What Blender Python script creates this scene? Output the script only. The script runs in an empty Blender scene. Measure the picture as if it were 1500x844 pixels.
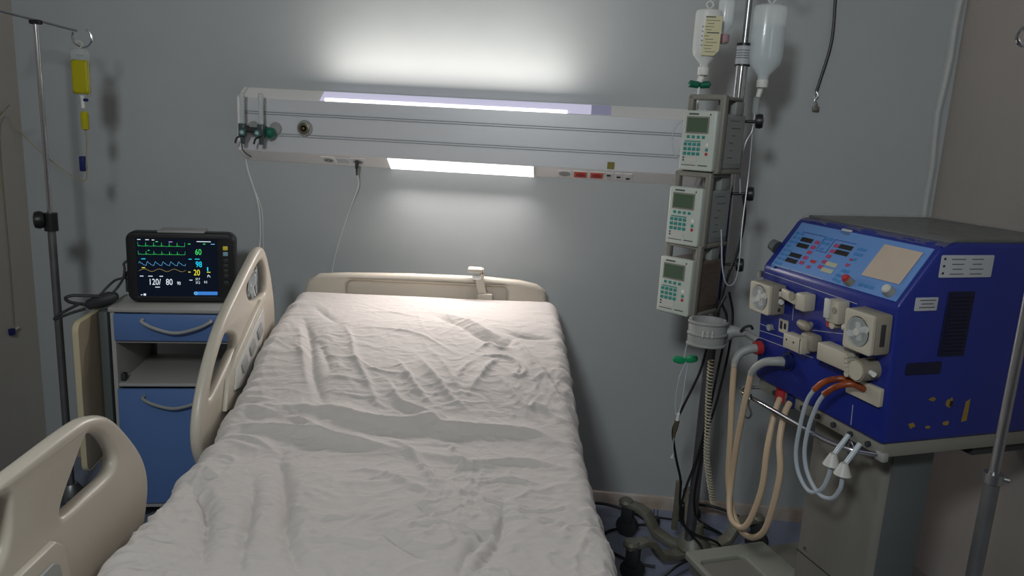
import bpy, bmesh, math, random
import numpy as np
from mathutils import Vector, Matrix, noise
random.seed(7)
SC = bpy.context.scene
COL = SC.collection
PI = math.pi
# ------------------------------------------------------------------ camera
def cam_setup():
    p, y, r = (math.radians(a) for a in (-11.996, 4.542, 3.041))
    cy, sy, cp, sp = math.cos(y), math.sin(y), math.cos(p), math.sin(p)
    f = Vector((-sy*cp, cy*cp, sp)); r0 = Vector((cy, sy, 0)); u0 = r0.cross(f)
    R = math.cos(r)*r0 + math.sin(r)*u0
    U = -math.sin(r)*r0 + math.cos(r)*u0
    cd = bpy.data.cameras.new('camera'); c = bpy.data.objects.new('camera', cd); COL.objects.link(c)
    c.matrix_world = Matrix(((R.x, U.x, -f.x, 0), (R.y, U.y, -f.y, 0), (R.z, U.z, -f.z, 1.45), (0, 0, 0, 1)))
    cd.sensor_fit = 'HORIZONTAL'; cd.sensor_width = 36; cd.lens = 36*1100/1500
    cd.clip_start = .02
    SC.camera = c
cam_setup()
# ------------------------------------------------------------------ world, lights, exposure
w = bpy.data.worlds.new('world'); SC.world = w; w.use_nodes = True
w.node_tree.nodes['Background'].inputs[0].default_value = (.75, .85, 1, 1)
w.node_tree.nodes['Background'].inputs[1].default_value = .12
SC.view_settings.view_transform = 'Standard'; SC.view_settings.look = 'None'
SC.view_settings.exposure = 0; SC.view_settings.gamma = 1
SC.view_settings.use_curve_mapping = False
def area(name, loc, target, sx, sy, power, col, spread=180):
    l = bpy.data.lights.new(name, 'AREA'); l.shape = 'RECTANGLE'; l.size = sx; l.size_y = sy
    l.energy = power; l.color = col; l.spread = math.radians(spread)
    o = bpy.data.objects.new(name, l); COL.objects.link(o); o.location = loc
    o.rotation_euler = (Vector(target)-Vector(loc)).to_track_quat('-Z', 'Y').to_euler()
    return o
# ceiling lamp of the room, behind the camera (throws the soft wall shadows of the stands)
area('room_lamp', (-.45, -.45, 2.25), (-.1, 2.4, .9), .28, .28, 26, (.92, .98, 1))
area('fill_light', (-.3, .5, 2.66), (-.3, .5, 0), 1.6, 1.0, 2.0, (.93, .98, 1))  # added soft fill from above, not a fixture of the room
# bedhead lamps: a tube behind each diffuser
area('upper_tube', (-.49, 2.695, 1.545), (-.49, 2.795, 1.92), .88, .02, .50, (1, .94, .88), 85)
area('upper_tube_room', (-.49, 2.70, 1.55), (-.49, 2.4, 2.6), .88, .03, 3.2, (1, .94, .88))
area('reading_tube', (-.43, 2.715, 1.262), (-.43, 2.70, .3), .52, .03, .70, (1, .93, .91), 120)
area('reading_tube_bed', (-.43, 2.70, 1.27), (-.40, 1.6, .5), .52, .03, 5, (1, .93, .90), 150)

# ------------------------------------------------------------------ materials
def srgb(r, g, b):
    f = lambda c: (c/255/12.92 if c/255 <= .04045 else ((c/255+.055)/1.055)**2.4)
    return (f(r), f(g), f(b), 1)
def mat(name, col, rough=.5, metal=0, bump=0, bscale=200, vary=0, vscale=6, emit=None, estr=0, trans=0, alpha=1, col2=None, spec=.5, ior=1.45, coat=0):
    m = bpy.data.materials.new(name); m.use_nodes = True
    nt = m.node_tree; b = nt.nodes['Principled BSDF']
    if len(col) == 3: col = (*col, 1)
    b.inputs['Base Color'].default_value = col
    b.inputs['Roughness'].default_value = rough; b.inputs['Metallic'].default_value = metal
    b.inputs['Specular IOR Level'].default_value = spec; b.inputs['IOR'].default_value = ior
    if coat: b.inputs['Coat Weight'].default_value = coat
    if trans: b.inputs['Transmission Weight'].default_value = trans
    if alpha < 1: b.inputs['Alpha'].default_value = alpha
    if emit:
        b.inputs['Emission Color'].default_value = (*emit[:3], 1); b.inputs['Emission Strength'].default_value = estr
    tc = nt.nodes.new('ShaderNodeTexCoord')
    if vary or col2:
        n = nt.nodes.new('ShaderNodeTexNoise'); n.inputs['Scale'].default_value = vscale; n.inputs['Detail'].default_value = 6; n.inputs['Roughness'].default_value = .62
        nt.links.new(tc.outputs['Object'], n.inputs['Vector'])
        r = nt.nodes.new('ShaderNodeMapRange'); r.inputs['From Min'].default_value = .3; r.inputs['From Max'].default_value = .7
        nt.links.new(n.outputs['Fac'], r.inputs['Value'])
        mx = nt.nodes.new('ShaderNodeMix'); mx.data_type = 'RGBA'
        c2 = col2 or tuple(c*(1-vary) for c in col[:3])+(1,)
        if len(c2) == 3: c2 = (*c2, 1)
        mx.inputs['A'].default_value = col; mx.inputs['B'].default_value = c2
        nt.links.new(r.outputs['Result'], mx.inputs['Factor']); nt.links.new(mx.outputs['Result'], b.inputs['Base Color'])
    if bump:
        n = nt.nodes.new('ShaderNodeTexNoise'); n.inputs['Scale'].default_value = bscale; n.inputs['Detail'].default_value = 4
        nt.links.new(tc.outputs['Object'], n.inputs['Vector'])
        bp = nt.nodes.new('ShaderNodeBump'); bp.inputs['Strength'].default_value = bump; bp.inputs['Distance'].default_value = .01
        nt.links.new(n.outputs['Fac'], bp.inputs['Height']); nt.links.new(bp.outputs['Normal'], b.inputs['Normal'])
    return m
M = {}
M['wall'] = mat('painted plaster', srgb(177, 181, 182), .42, bump=.25, bscale=5, vary=.07, vscale=2.2, spec=.4)
M['wall_side'] = mat('warm painted plaster', srgb(176, 168, 162), .5, bump=.2, bscale=6, vary=.07, vscale=3)
M['wall_left'] = mat('beige painted plaster', srgb(178, 172, 164), .5, bump=.2, bscale=6, vary=.1, vscale=3)
M['ceiling'] = mat('ceiling paint', srgb(190, 190, 186), .8, vary=.04)
M['floor'] = mat('blue grey vinyl', srgb(130, 138, 160), .38, vary=.25, vscale=7, bump=.1, bscale=40)
M['cove'] = mat('pale vinyl cove', srgb(178, 174, 172), .5, col2=srgb(150, 130, 112), vscale=9)
M['trim'] = mat('corner paint', srgb(182, 186, 184), .5, vary=.1)
M['unit'] = mat('white aluminium', srgb(208, 210, 214), .32, metal=.15, vary=.03, vscale=4)
M['unit_warm'] = mat('white enamelled strip', srgb(232, 230, 228), .38, vary=.03)
M['groove'] = mat('groove grey', srgb(110, 114, 118), .5)
M['rail'] = mat('cream plastic', srgb(190, 182, 168), .36, vary=.05, vscale=5, bump=.03, bscale=300)
M['sheet'] = None
M['mattress'] = mat('dark grey mattress cover', srgb(95, 96, 98), .7)
M['grey_plastic'] = mat('grey plastic', srgb(150, 152, 150), .45, vary=.06)
M['ltgrey'] = mat('light grey plastic', srgb(190, 190, 184), .4, vary=.04)
M['beige'] = mat('beige pump plastic', srgb(182, 176, 160), .42, vary=.06, vscale=12)
M['beige_d'] = mat('darker beige plastic', srgb(140, 134, 120), .45, vary=.06)
M['black'] = mat('black plastic', (.012, .012, .013), .4)
M['dark'] = mat('charcoal rubber', (.035, .036, .038), .55, vary=.2)
M['chrome'] = mat('chrome', (.62, .63, .65), .16, metal=1)
M['steel'] = mat('brushed steel', (.40, .41, .42), .33, metal=1, vary=.2, vscale=15)
M['steel_d'] = mat('tarnished steel', (.22, .225, .23), .42, metal=.8, vary=.25, vscale=14)
M['cast'] = mat('worn grey green cast metal', srgb(124, 128, 120), .5, metal=.25, col2=srgb(108, 98, 80), vscale=14, bump=.2, bscale=60)
M['blue_cab'] = mat('blue laminate', srgb(90, 122, 176), .42, vary=.08, vscale=3)
M['cab'] = mat('pale grey laminate', srgb(168, 166, 162), .45, vary=.06, vscale=3)
M['flap'] = mat('beige board', srgb(160, 146, 124), .5, vary=.1, vscale=4)
M['edge'] = mat('pale yellow edge band', srgb(196, 184, 150), .5)
M['mblue'] = mat('royal blue enamel', srgb(30, 44, 128), .33, vary=.12, vscale=5, bump=.02, bscale=120)
M['mpanel'] = mat('light blue keypad film', srgb(98, 138, 196), .38, vary=.05)
M['mpanel2'] = mat('mid blue print', srgb(58, 122, 178), .4)
M['vent'] = mat('vent black blue', srgb(14, 18, 48), .5)
M['mgrey'] = mat('taupe grey enamel', srgb(128, 126, 118), .42, vary=.08, vscale=5)
M['mgrey_d'] = mat('slate enamel', srgb(92, 98, 98), .42, vary=.08, vscale=5)  # slate parts; also carries the shade on the column's side
M['pumpw'] = mat('off white pump plastic', srgb(186, 192, 184), .4, vary=.03)
M['pumpc'] = mat('pump case grey', srgb(140, 144, 142), .45, vary=.05)
M['pumpc_d'] = mat('brownish smeared pump case', srgb(112, 104, 94), .45, col2=srgb(92, 74, 64), vscale=9)
M['pumph'] = mat('taupe pump handle', srgb(128, 126, 118), .42, vary=.05)
M['lcd'] = mat('green grey display', srgb(78, 98, 78), .2, vary=.08)
M['teal'] = mat('teal key', srgb(52, 134, 128), .45)
M['teal_d'] = mat('deep green plastic', srgb(14, 96, 74), .35)
M['red'] = mat('red plastic', srgb(168, 48, 52), .4)
M['pink'] = mat('crimson lamp key', srgb(160, 62, 96), .4)
M['orange'] = mat('red orange socket', srgb(205, 92, 70), .4)
M['white'] = mat('white plastic', srgb(220, 220, 216), .4)
M['ink'] = mat('printed grey ink', srgb(82, 84, 88), .6)
M['label'] = mat('white label', srgb(176, 179, 184), .5)  # white dimmed to carry the shade on the machine's side
M['olive'] = mat('olive sticker', srgb(120, 112, 40), .5)
M['yellow'] = mat('yellow peeled sticker', srgb(150, 124, 52), .6, vary=.4, vscale=30)
M['paper'] = mat('tan paper', srgb(186, 170, 154), .6, vary=.1, vscale=6)
M['hose'] = mat('beige silicone', srgb(208, 184, 154), .38, vary=.06, trans=.15)
M['tube'] = mat('milky tube', srgb(190, 200, 208), .25, alpha=.72)
M['tube_y'] = mat('yellowish thin tube', srgb(150, 140, 112), .35)
M['amber'] = mat('amber rubber', srgb(168, 88, 40), .35, col2=srgb(84, 14, 10), vscale=22)
M['bluec'] = mat('dark blue connector', srgb(24, 34, 84), .4)
M['green_lip'] = mat('rim grey', srgb(120, 130, 122), .45)
M['traym'] = mat('pale tray plastic', srgb(150, 152, 140), .45, vary=.07, vscale=6)
M['cable_w'] = mat('white cable', srgb(222, 222, 220), .45)
M['coil'] = mat('ivory coiled cord', srgb(176, 168, 148), .45)
M['bag'] = mat('clear bag film', srgb(190, 198, 200), .2, alpha=.28)
M['liq_y'] = mat('yellow fluid', srgb(176, 168, 10), .25, alpha=.93)
M['bottle'] = mat('milky bottle plastic', srgb(236, 242, 242), .24, alpha=.5, coat=.3)
M['bottle2'] = mat('frosted bottle plastic', srgb(232, 234, 230), .35, alpha=.72)
M['liq'] = mat('clear fluid', srgb(186, 204, 216), .15, alpha=.45)
M['film'] = mat('clear plastic film', srgb(150, 146, 140), .16, alpha=.26, bump=.5, bscale=14)
M['navy'] = mat('navy clamp', srgb(20, 30, 92), .4)
M['brass'] = mat('brass fitting', srgb(120, 112, 88), .4, metal=.6)
M['clear'] = mat('clear acrylic', srgb(200, 210, 210), .1, alpha=.22)
M['gauge'] = mat('frosted gauge tube', srgb(214, 220, 222), .2, alpha=.6)
M['pinkc'] = mat('pinkish vial cap', srgb(176, 140, 146), .5)
M['screen'] = mat('monitor glass', (.003, .004, .008), .12, emit=(.02, .04, .09), estr=.12)
def glow(n, c, s=1.0): return mat(n, (0, 0, 0), .5, emit=srgb(*c), estr=s)
M['g_green'] = glow('green trace', (70, 235, 110), .9)
M['g_blue'] = glow('blue trace', (110, 190, 240), .9)
M['g_cyan'] = glow('cyan numeral', (30, 210, 245), 1.1)
M['g_yellow'] = glow('yellow numeral', (235, 230, 60), 1.0)
M['g_tan'] = glow('tan trace', (215, 190, 100), .8)
M['g_white'] = glow('white numeral', (225, 238, 245), 1.0)
M['g_bar'] = glow('blue bar', (60, 130, 215), .9)
M['g_mag'] = glow('violet mark', (190, 150, 240), .9)
M['diff_low'] = mat('lit diffuser', (.9, .9, .9), .5, emit=(1, .98, .97), estr=1.6)
M['diff_up'] = mat('lit lavender diffuser', (.5, .5, .6), .4, emit=(.60, .58, .80), estr=.55)
M['diff_end'] = mat('unlit end of lavender diffuser', srgb(150, 150, 182), .4, emit=(.60, .58, .80), estr=.12)
M['tube_lit'] = mat('lit tube', (.9, .9, .9), .5, emit=(1, .96, .98), estr=1.8)
def sheet_mat():
    m = mat('cotton sheet', srgb(188, 182, 178), .85, spec=.15)
    nt = m.node_tree; b = nt.nodes['Principled BSDF']
    b.inputs['Sheen Weight'].default_value = .15
    tc = nt.nodes['Texture Coordinate']
    n = nt.nodes.new('ShaderNodeTexNoise'); n.inputs['Scale'].default_value = 14; n.inputs['Detail'].default_value = 7; n.inputs['Distortion'].default_value = 1.2
    mp = nt.nodes.new('ShaderNodeMapping'); mp.inputs['Scale'].default_value = (1, 1.8, 1)
    wv = nt.nodes.new('ShaderNodeTexNoise'); wv.inputs['Scale'].default_value = 700; wv.inputs['Detail'].default_value = 1
    ad = nt.nodes.new('ShaderNodeMath'); ad.operation = 'MULTIPLY_ADD'; ad.inputs[1].default_value = .04
    bp = nt.nodes.new('ShaderNodeBump'); bp.inputs['Strength'].default_value = .45; bp.inputs['Distance'].default_value = .012
    L = nt.links
    L.new(tc.outputs['Object'], mp.inputs['Vector']); L.new(mp.outputs['Vector'], n.inputs['Vector']); L.new(tc.outputs['Object'], wv.inputs['Vector'])
    L.new(wv.outputs['Fac'], ad.inputs[0]); L.new(n.outputs['Fac'], ad.inputs[2]); L.new(ad.outputs[0], bp.inputs['Height']); L.new(bp.outputs['Normal'], b.inputs['Normal'])
    return m
M['sheet'] = sheet_mat()

# ------------------------------------------------------------------ object helpers
def link(o, parent=None):
    COL.objects.link(o)
    if parent: o.parent = parent
    return o
def thing(name, label, cat, loc=(0, 0, 0), rz=0, group=None):
    o = link(bpy.data.objects.new(name, None)); o.location = loc; o.rotation_euler = (0, 0, rz); o.empty_display_size = .1
    return tag(o, label, cat, group)
def tag(o, label, cat, group=None):
    o['label'] = label; o['category'] = cat
    if group: o['group'] = group
    return o
def V(p): return Vector(p)
class MB:
    """collects shapes into one mesh"""
    def __init__(s): s.bm = bmesh.new()
    def box(s, c, d, bev=0, seg=2, rot=None):
        r = bmesh.ops.create_cube(s.bm, size=1); vs = r['verts']
        Mx = Matrix.Translation(V(c)) @ (rot.to_4x4() if rot else Matrix.Identity(4)) @ Matrix.Diagonal((*d, 1))
        bmesh.ops.transform(s.bm, matrix=Mx, verts=vs)
        if bev:
            es = {e for v in vs for e in v.link_edges}
            bmesh.ops.bevel(s.bm, geom=list(es), offset=min(bev, min(d)*.49), segments=seg, profile=.5, affect='EDGES')
        return s
    def bb(s, p0, p1, bev=0, seg=2):
        return s.box([(a+b)/2 for a, b in zip(p0, p1)], [abs(b-a) for a, b in zip(p0, p1)], bev, seg)
    def cyl(s, a, b, r0, r1=None, n=20, cap=True):
        a, b = V(a), V(b); r1 = r0 if r1 is None else r1; d = b-a
        q = d.to_track_quat('Z', 'Y').to_matrix()
        A = [s.bm.verts.new(a+q@Vector((r0*math.cos(2*PI*i/n), r0*math.sin(2*PI*i/n), 0))) for i in range(n)]
        B = [s.bm.verts.new(b+q@Vector((r1*math.cos(2*PI*i/n), r1*math.sin(2*PI*i/n), 0))) for i in range(n)]
        for i in range(n): s.bm.faces.new((A[i], A[(i+1) % n], B[(i+1) % n], B[i]))
        if cap: s.bm.faces.new(A[::-1]); s.bm.faces.new(B)
        return s
    def lathe(s, prof, a=(0, 0, 0), axis=(0, 0, 1), n=28):
        q = V(axis).to_track_quat('Z', 'Y').to_matrix(); a = V(a); rings = []
        for r, z in prof:
            rings.append([s.bm.verts.new(a+q@Vector((max(r, 1e-5)*math.cos(2*PI*i/n), max(r, 1e-5)*math.sin(2*PI*i/n), z))) for i in range(n)])
        for A, B in zip(rings, rings[1:]):
            for i in range(n): s.bm.faces.new((A[i], A[(i+1) % n], B[(i+1) % n], B[i]))
        s.bm.faces.new(rings[0][::-1]); s.bm.faces.new(rings[-1])
        return s
    def tube(s, pts, r, n=10, smooth=True, closed=False, cap=True, sub=6):
        P = spline(pts, sub) if smooth and len(pts) > 2 else [V(p) for p in pts]
        m = len(P); t = []
        for i in range(m):
            d = P[min(i+1, m-1)]-P[max(i-1, 0)]; t.append(d.normalized() if d.length > 1e-9 else Vector((0, 0, 1)))
        nrm = t[0].orthogonal().normalized(); rings = []
        for i in range(m):
            if i: nrm = (nrm - t[i]*nrm.dot(t[i])).normalized()
            bn = t[i].cross(nrm)
            rr = r(i/(m-1)) if callable(r) else r
            rings.append([s.bm.verts.new(P[i]+rr*(nrm*math.cos(2*PI*k/n)+bn*math.sin(2*PI*k/n))) for k in range(n)])
        for A, B in zip(rings, rings[1:]):
            for k in range(n): s.bm.faces.new((A[k], A[(k+1) % n], B[(k+1) % n], B[k]))
        if cap: s.bm.faces.new(rings[0][::-1]); s.bm.faces.new(rings[-1])
        return s
    def prism(s, poly, axis, lo, hi, bev=0, seg=2):
        """poly in the plane normal to axis ('x': (y,z), 'y': (x,z), 'z': (x,y))"""
        def mk(p, h): return {'x': (h, p[0], p[1]), 'y': (p[0], h, p[1]), 'z': (p[0], p[1], h)}[axis]
        A = [s.bm.verts.new(mk(p, lo)) for p in poly]; B = [s.bm.verts.new(mk(p, hi)) for p in poly]
        n = len(poly); fs = [s.bm.faces.new(A[::-1]), s.bm.faces.new(B)]
        for i in range(n): fs.append(s.bm.faces.new((A[i], A[(i+1) % n], B[(i+1) % n], B[i])))
        bmesh.ops.recalc_face_normals(s.bm, faces=fs)
        if bev:
            es = {e for f in fs for e in f.edges}
            bmesh.ops.bevel(s.bm, geom=list(es), offset=bev, segments=seg, profile=.5, affect='EDGES')
        return s
    def build(s, name, m, parent=None, loc=None, rot=None, smooth=35):
        bmesh.ops.recalc_face_normals(s.bm, faces=s.bm.faces[:])
        me = bpy.data.meshes.new(name); s.bm.to_mesh(me); s.bm.free()
        me.materials.append(M[m] if isinstance(m, str) else m)
        o = bpy.data.objects.new(name, me)
        if smooth:
            for p in me.polygons: p.use_smooth = True
            me.set_sharp_from_angle(angle=math.radians(smooth))
        link(o, parent)
        if loc: o.location = loc
        if rot: o.rotation_euler = rot
        return o
def spline(pts, sub=6):
    P = [V(p) for p in pts]; out = []
    P = [P[0]*2-P[1]]+P+[P[-1]*2-P[-2]]
    for i in range(1, len(P)-2):
        a, b, c, d = P[i-1:i+3]
        for k in range(sub):
            t = k/sub
            out.append(.5*((2*b)+(c-a)*t+(2*a-5*b+4*c-d)*t*t+(3*b-a-3*c+d)*t**3))
    out.append(P[-2]); return out
def closed_spline(pts, sub=5):
    n = len(pts); P = [V((*p, 0)) for p in pts]; out = []
    for i in range(n):
        a, b, c, d = P[i-1], P[i], P[(i+1) % n], P[(i+2) % n]
        for k in range(sub):
            t = k/sub; q = .5*((2*b)+(c-a)*t+(2*a-5*b+4*c-d)*t*t+(3*b-a-3*c+d)*t**3); out.append((q.x, q.y))
    return out
def curve_plate(name, outlines, thick, bevel, m, parent, mw, smooth=True, sub=5):
    """flat plate with holes and rounded edges; outlines in local xy, placed by matrix mw"""
    cu = bpy.data.curves.new(name, 'CURVE'); cu.dimensions = '2D'; cu.fill_mode = 'BOTH'
    cu.extrude = max(thick/2-bevel, 0); cu.bevel_depth = bevel; cu.bevel_resolution = 3; cu.offset = -bevel
    for o in outlines:
        pts = closed_spline(o, sub) if smooth else o
        sp = cu.splines.new('POLY'); sp.points.add(len(pts)-1); sp.use_cyclic_u = True
        for q, p in zip(sp.points, pts): q.co = (*p, 0, 1)
    ob = bpy.data.objects.new(name, cu); COL.objects.link(ob)
    dg = bpy.context.evaluated_depsgraph_get(); dg.update()
    me = bpy.data.meshes.new_from_object(ob.evaluated_get(dg)); me.name = name
    bpy.data.objects.remove(ob); me.materials.clear(); me.materials.append(M[m])
    for p in me.polygons: p.use_smooth = True
    bm = bmesh.new(); bm.from_mesh(me); bmesh.ops.remove_doubles(bm, verts=bm.verts[:], dist=1e-5); bm.to_mesh(me); bm.free()
    me.set_sharp_from_angle(angle=math.radians(40))
    me.transform(mw)
    o = bpy.data.objects.new(name, me); link(o, parent); return o
def text(name, s, size, m, parent, mw, depth=.0004, sx=1.0, bold=0.0, align='LEFT'):
    cu = bpy.data.curves.new(name, 'FONT'); cu.body = s; cu.size = size; cu.extrude = depth; cu.offset = bold; cu.align_x = align
    ob = bpy.data.objects.new(name, cu); COL.objects.link(ob)
    dg = bpy.context.evaluated_depsgraph_get(); dg.update()
    me = bpy.data.meshes.new_from_object(ob.evaluated_get(dg)); me.name = name
    bpy.data.objects.remove(ob); me.materials.clear(); me.materials.append(M[m])
    me.transform(mw @ Matrix.Diagonal((sx, 1, 1, 1)))
    return link(bpy.data.objects.new(name, me), parent)
def basis(o, x, y, z=None):
    x = V(x).normalized(); y = V(y).normalized(); z = x.cross(y)
    o = V(o)
    return Matrix(((x.x, y.x, z.x, o.x), (x.y, y.y, z.y, o.y), (x.z, y.z, z.z, o.z), (0, 0, 0, 1)))
def rrect(x0, y0, x1, y1, r, n=5):
    out = []
    for cx, cy, a0 in ((x1-r, y1-r, 0), (x0+r, y1-r, 90), (x0+r, y0+r, 180), (x1-r, y0+r, 270)):
        for k in range(n+1):
            a = math.radians(a0+90*k/n); out.append((cx+r*math.cos(a), cy+r*math.sin(a)))
    return out
def copy_tree(o, parent=None, matmap=None):
    c = o.copy(); COL.objects.link(c); c.parent = parent
    for ch in list(o.children): copy_tree(ch, c)
    return c
def struct(o): o['kind'] = 'structure'; return o

# ------------------------------------------------------------------ the room
H_C = 2.7
struct(MB().bb((-2.3, -2.2, -.1), (1.9, 2.95, 0)).build('floor', 'floor'))
struct(MB().bb((-2.3, -2.2, H_C), (1.9, 2.95, H_C+.1)).build('ceiling', 'ceiling'))
struct(MB().bb((-2.3, 2.8, 0), (1.9, 2.95, H_C)).build('wall_back', 'wall'))
struct(MB().bb((-2.3, -2.35, 0), (1.9, -2.2, H_C)).build('wall_front', 'wall_side'))
struct(MB().bb((-2.30, -2.2, 0), (-2.165, 2.8, H_C)).build('wall_left', 'wall_left'))
struct(MB().prism([(1.262, 2.8), (1.262+.42, -2.2), (1.9, -2.2), (1.9, 2.8)], 'z', 0, H_C).build('wall_right', 'wall_side'))
struct(MB().prism([(2.8, 0), (2.782, 0), (2.786, .03), (2.792, .046), (2.8, .05)], 'x', -2.165, 1.262).build('baseboard_back', 'cove'))
# the uneven painted strip that runs up the right corner
b = MB(); px = [(1.262-.028+.006*math.sin(z*7)+.004*math.sin(z*19), 2.797, z) for z in np.linspace(0, H_C, 30)]
b.tube(px, .014, n=8, smooth=False); struct(b.build('trim_1', 'trim'))

# ------------------------------------------------------------------ bedhead service unit
XL, XR, YB, YF = -1.265, .44, 2.8, 2.738
unit = thing('bedhead_service_unit', 'long white bedhead service panel with two lit lamps on the wall above the bed', 'wall unit', (-.41, YB, 1.28))
def U(p): return (p[0]+.41, p[1]-YB, p[2]-1.28)
def uP(pts): return [(y-YB, z-1.28) for y, z in pts]
prof = uP([(2.8, 1.548), (YF, 1.509), (YF-.001, 1.322), (2.8, 1.28)])
MB().prism(prof, 'x', XL+.012+.41, XR-.012+.41).build('housing', 'unit', unit)
for x0, x1 in ((XL, XL+.012), (XR-.012, XR)):
    MB().prism(uP([(2.8, 1.551), (YF-.003, 1.511), (YF-.004, 1.32), (2.8, 1.277)]), 'x', x0+.41, x1+.41, .002).build('end_cap', 'unit_warm', unit)
for z in (1.462, 1.454, 1.386, 1.378):
    MB().box(U((-.41, YF-.001, z)), (1.66, .003, .0018)).build('groove', 'groove', unit)
# chamfer helper frames: upper (from front edge up to the wall) and lower
def frame_up(x, t, out=0):   # t 0 front .. 1 wall
    a = Vector((x, YF, 1.509)); b_ = Vector((x, 2.8, 1.548)); n = Vector((0, -(1.548-1.509), (2.8-YF))).normalized()
    return V(U(a+(b_-a)*t+n*out))
def frame_lo(x, t, out=0):   # t 0 front .. 1 wall
    a = Vector((x, YF-.001, 1.322)); b_ = Vector((x, 2.8, 1.28)); n = Vector((0, -(1.322-1.28), -(2.8-YF))).normalized()
    return V(U(a+(b_-a)*t+n*out))
def slab(fr, x0, x1, t0, t1, o0, o1):
    b = MB(); P = [fr(x, t, o) for o in (o0, o1) for x, t in ((x0, t0), (x1, t0), (x1, t1), (x0, t1))]
    vs = [b.bm.verts.new(p) for p in P]
    for f in ((0, 1, 2, 3), (7, 6, 5, 4), (0, 4, 5, 1), (1, 5, 6, 2), (2, 6, 7, 3), (3, 7, 4, 0)): b.bm.faces.new([vs[i] for i in f])
    return b
slab(frame_up, XL+.02, XR-.02, .01, .99, .0002, .0012).build('top_strip', 'unit_warm', unit)
up = slab(frame_up, -.955, .03, .06, .9, .001, .0035).build('lamp_diffuser', 'diff_up', unit); up['label'] = 'lavender lit diffuser of the upper lamp'
slab(frame_up, .03, .10, .06, .9, .001, .0035).build('diffuser_end', 'diff_end', unit)
b = MB(); b.cyl(frame_up(-.935, .10, .005), frame_up(-.055, .10, .005), .006, n=12); tl = b.build('lamp_tube', 'tube_lit', up)
slab(frame_lo, XL+.02, XR-.02, .02, .98, .0002, .0012).build('bottom_strip', 'unit_warm', unit)
lo = slab(frame_lo, -.70, -.163, .05, .95, .001, .005).build('lamp_diffuser', 'diff_low', unit); lo['label'] = 'bright white reading lamp diffuser'
slab(frame_lo, -.163, -.158, .05, .95, .001, .006).build('lamp_end', 'white', unit)
def on_lo(x, t): return frame_lo(x, t, .0012)
nlo = (frame_lo(0, 0, 1)-frame_lo(0, 0, 0)); dlo = (frame_lo(0, 0)-frame_lo(0, 1)).normalized()
def lo_mat(x, t, out=.0012): return basis(frame_lo(x, t, out), (1, 0, 0), dlo)
def lo_plate(name, x, t, w, h, m, r=.003, th=.003, out=.002, parent=unit, smooth=False):
    return curve_plate(name, [rrect(-w/2, -h/2, w/2, h/2, r)], th, .0006, m, parent, lo_mat(x, t, out), smooth=False)
for x in (-.93, -.818):
    s = lo_plate('power_socket', x, .5, .052, .044, 'unit_warm')
    curve_plate('socket_well', [[(.019*math.cos(a), .013*math.sin(a)) for a in np.linspace(0, 2*PI, 25)[:-1]]], .002, .0004, 'grey_plastic', s, lo_mat(x, .5, .004), smooth=False)
    for dx in (-.008, .008): curve_plate('socket_hole', [[(dx+.003*math.cos(a), .003*math.sin(a)) for a in np.linspace(0, 2*PI, 9)[:-1]]], .001, 0, 'black', s, lo_mat(x, .5, .0055), smooth=False)
lo_plate('blank_plate', -.875, .5, .045, .03, 'unit')
s = lo_plate('power_socket', -.05, .5, .052, .044, 'unit_warm')
curve_plate('socket_well', [[(.021*math.cos(a), .015*math.sin(a)) for a in np.linspace(0, 2*PI, 25)[:-1]]], .002, .0004, 'grey_plastic', s, lo_mat(-.05, .5, .004), smooth=False)
for x in (.007, .066):
    s = lo_plate('power_socket', x, .5, .054, .046, 'unit_warm'); s['label'] = 'red emergency power socket'
    curve_plate('socket_insert', [rrect(-.023, -.018, .023, .018, .003)], .002, .0004, 'orange', s, lo_mat(x, .5, .004), smooth=False)
    curve_plate('socket_well', [[(.017*math.cos(a), .012*math.sin(a)) for a in np.linspace(0, 2*PI, 25)[:-1]]], .002, .0004, 'red', s, lo_mat(x, .5, .005), smooth=False)
for i, x in enumerate((.110, .146, .180)):
    s = lo_plate('data_socket', x, .5, .03, .044, 'unit_warm')
    curve_plate('socket_hole', [rrect(-.008, -.004, .006, .005, .001)], .001, 0, 'black', s, lo_mat(x, .42+.1*i, .005), smooth=False)
MB().box(U((.113, YF-.0022, 1.338)), (.025, .0015, .025)).build('sticker', 'olive', unit)
# smudge-like small screw heads and the gas outlet
g = MB().cyl(U((-1.010, YF-.001, 1.410)), U((-1.010, YF-.010, 1.410)), .030, .026, n=32).build('gas_outlet', 'grey_plastic', unit)
MB().lathe([(.021, 0), (.021, .004), (.017, .005), (.017, .003)], U((-1.010, YF-.010, 1.410)), (0, -1, 0)).build('outlet_ring', 'brass', g)
MB().lathe([(.013, 0), (.013, .004), (.010, .005), (.009, .003)], U((-1.010, YF-.010, 1.410)), (0, -1, 0)).build('outlet_core', 'dark', g)
MB().cyl(U((-1.010, YF-.012, 1.410)), U((-1.010, YF-.018, 1.410)), .005).build('outlet_pin', 'brass', g)
for x in (-1.204, -1.12): MB().cyl(U((x, YF-.001, 1.403)), U((x, YF-.008, 1.403)), .024, .021, n=28).build('gas_outlet', 'grey_plastic', unit)
# black scuff line on the left end
MB().tube([U((XL+.018, YF-.004, 1.375)), U((XL+.016, YF-.004, 1.33)), U((XL+.020, 2.745, 1.312)), U((XL+.032, 2.775, 1.293))], .0016, n=6).build('edge_crack', 'black', unit)
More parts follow.
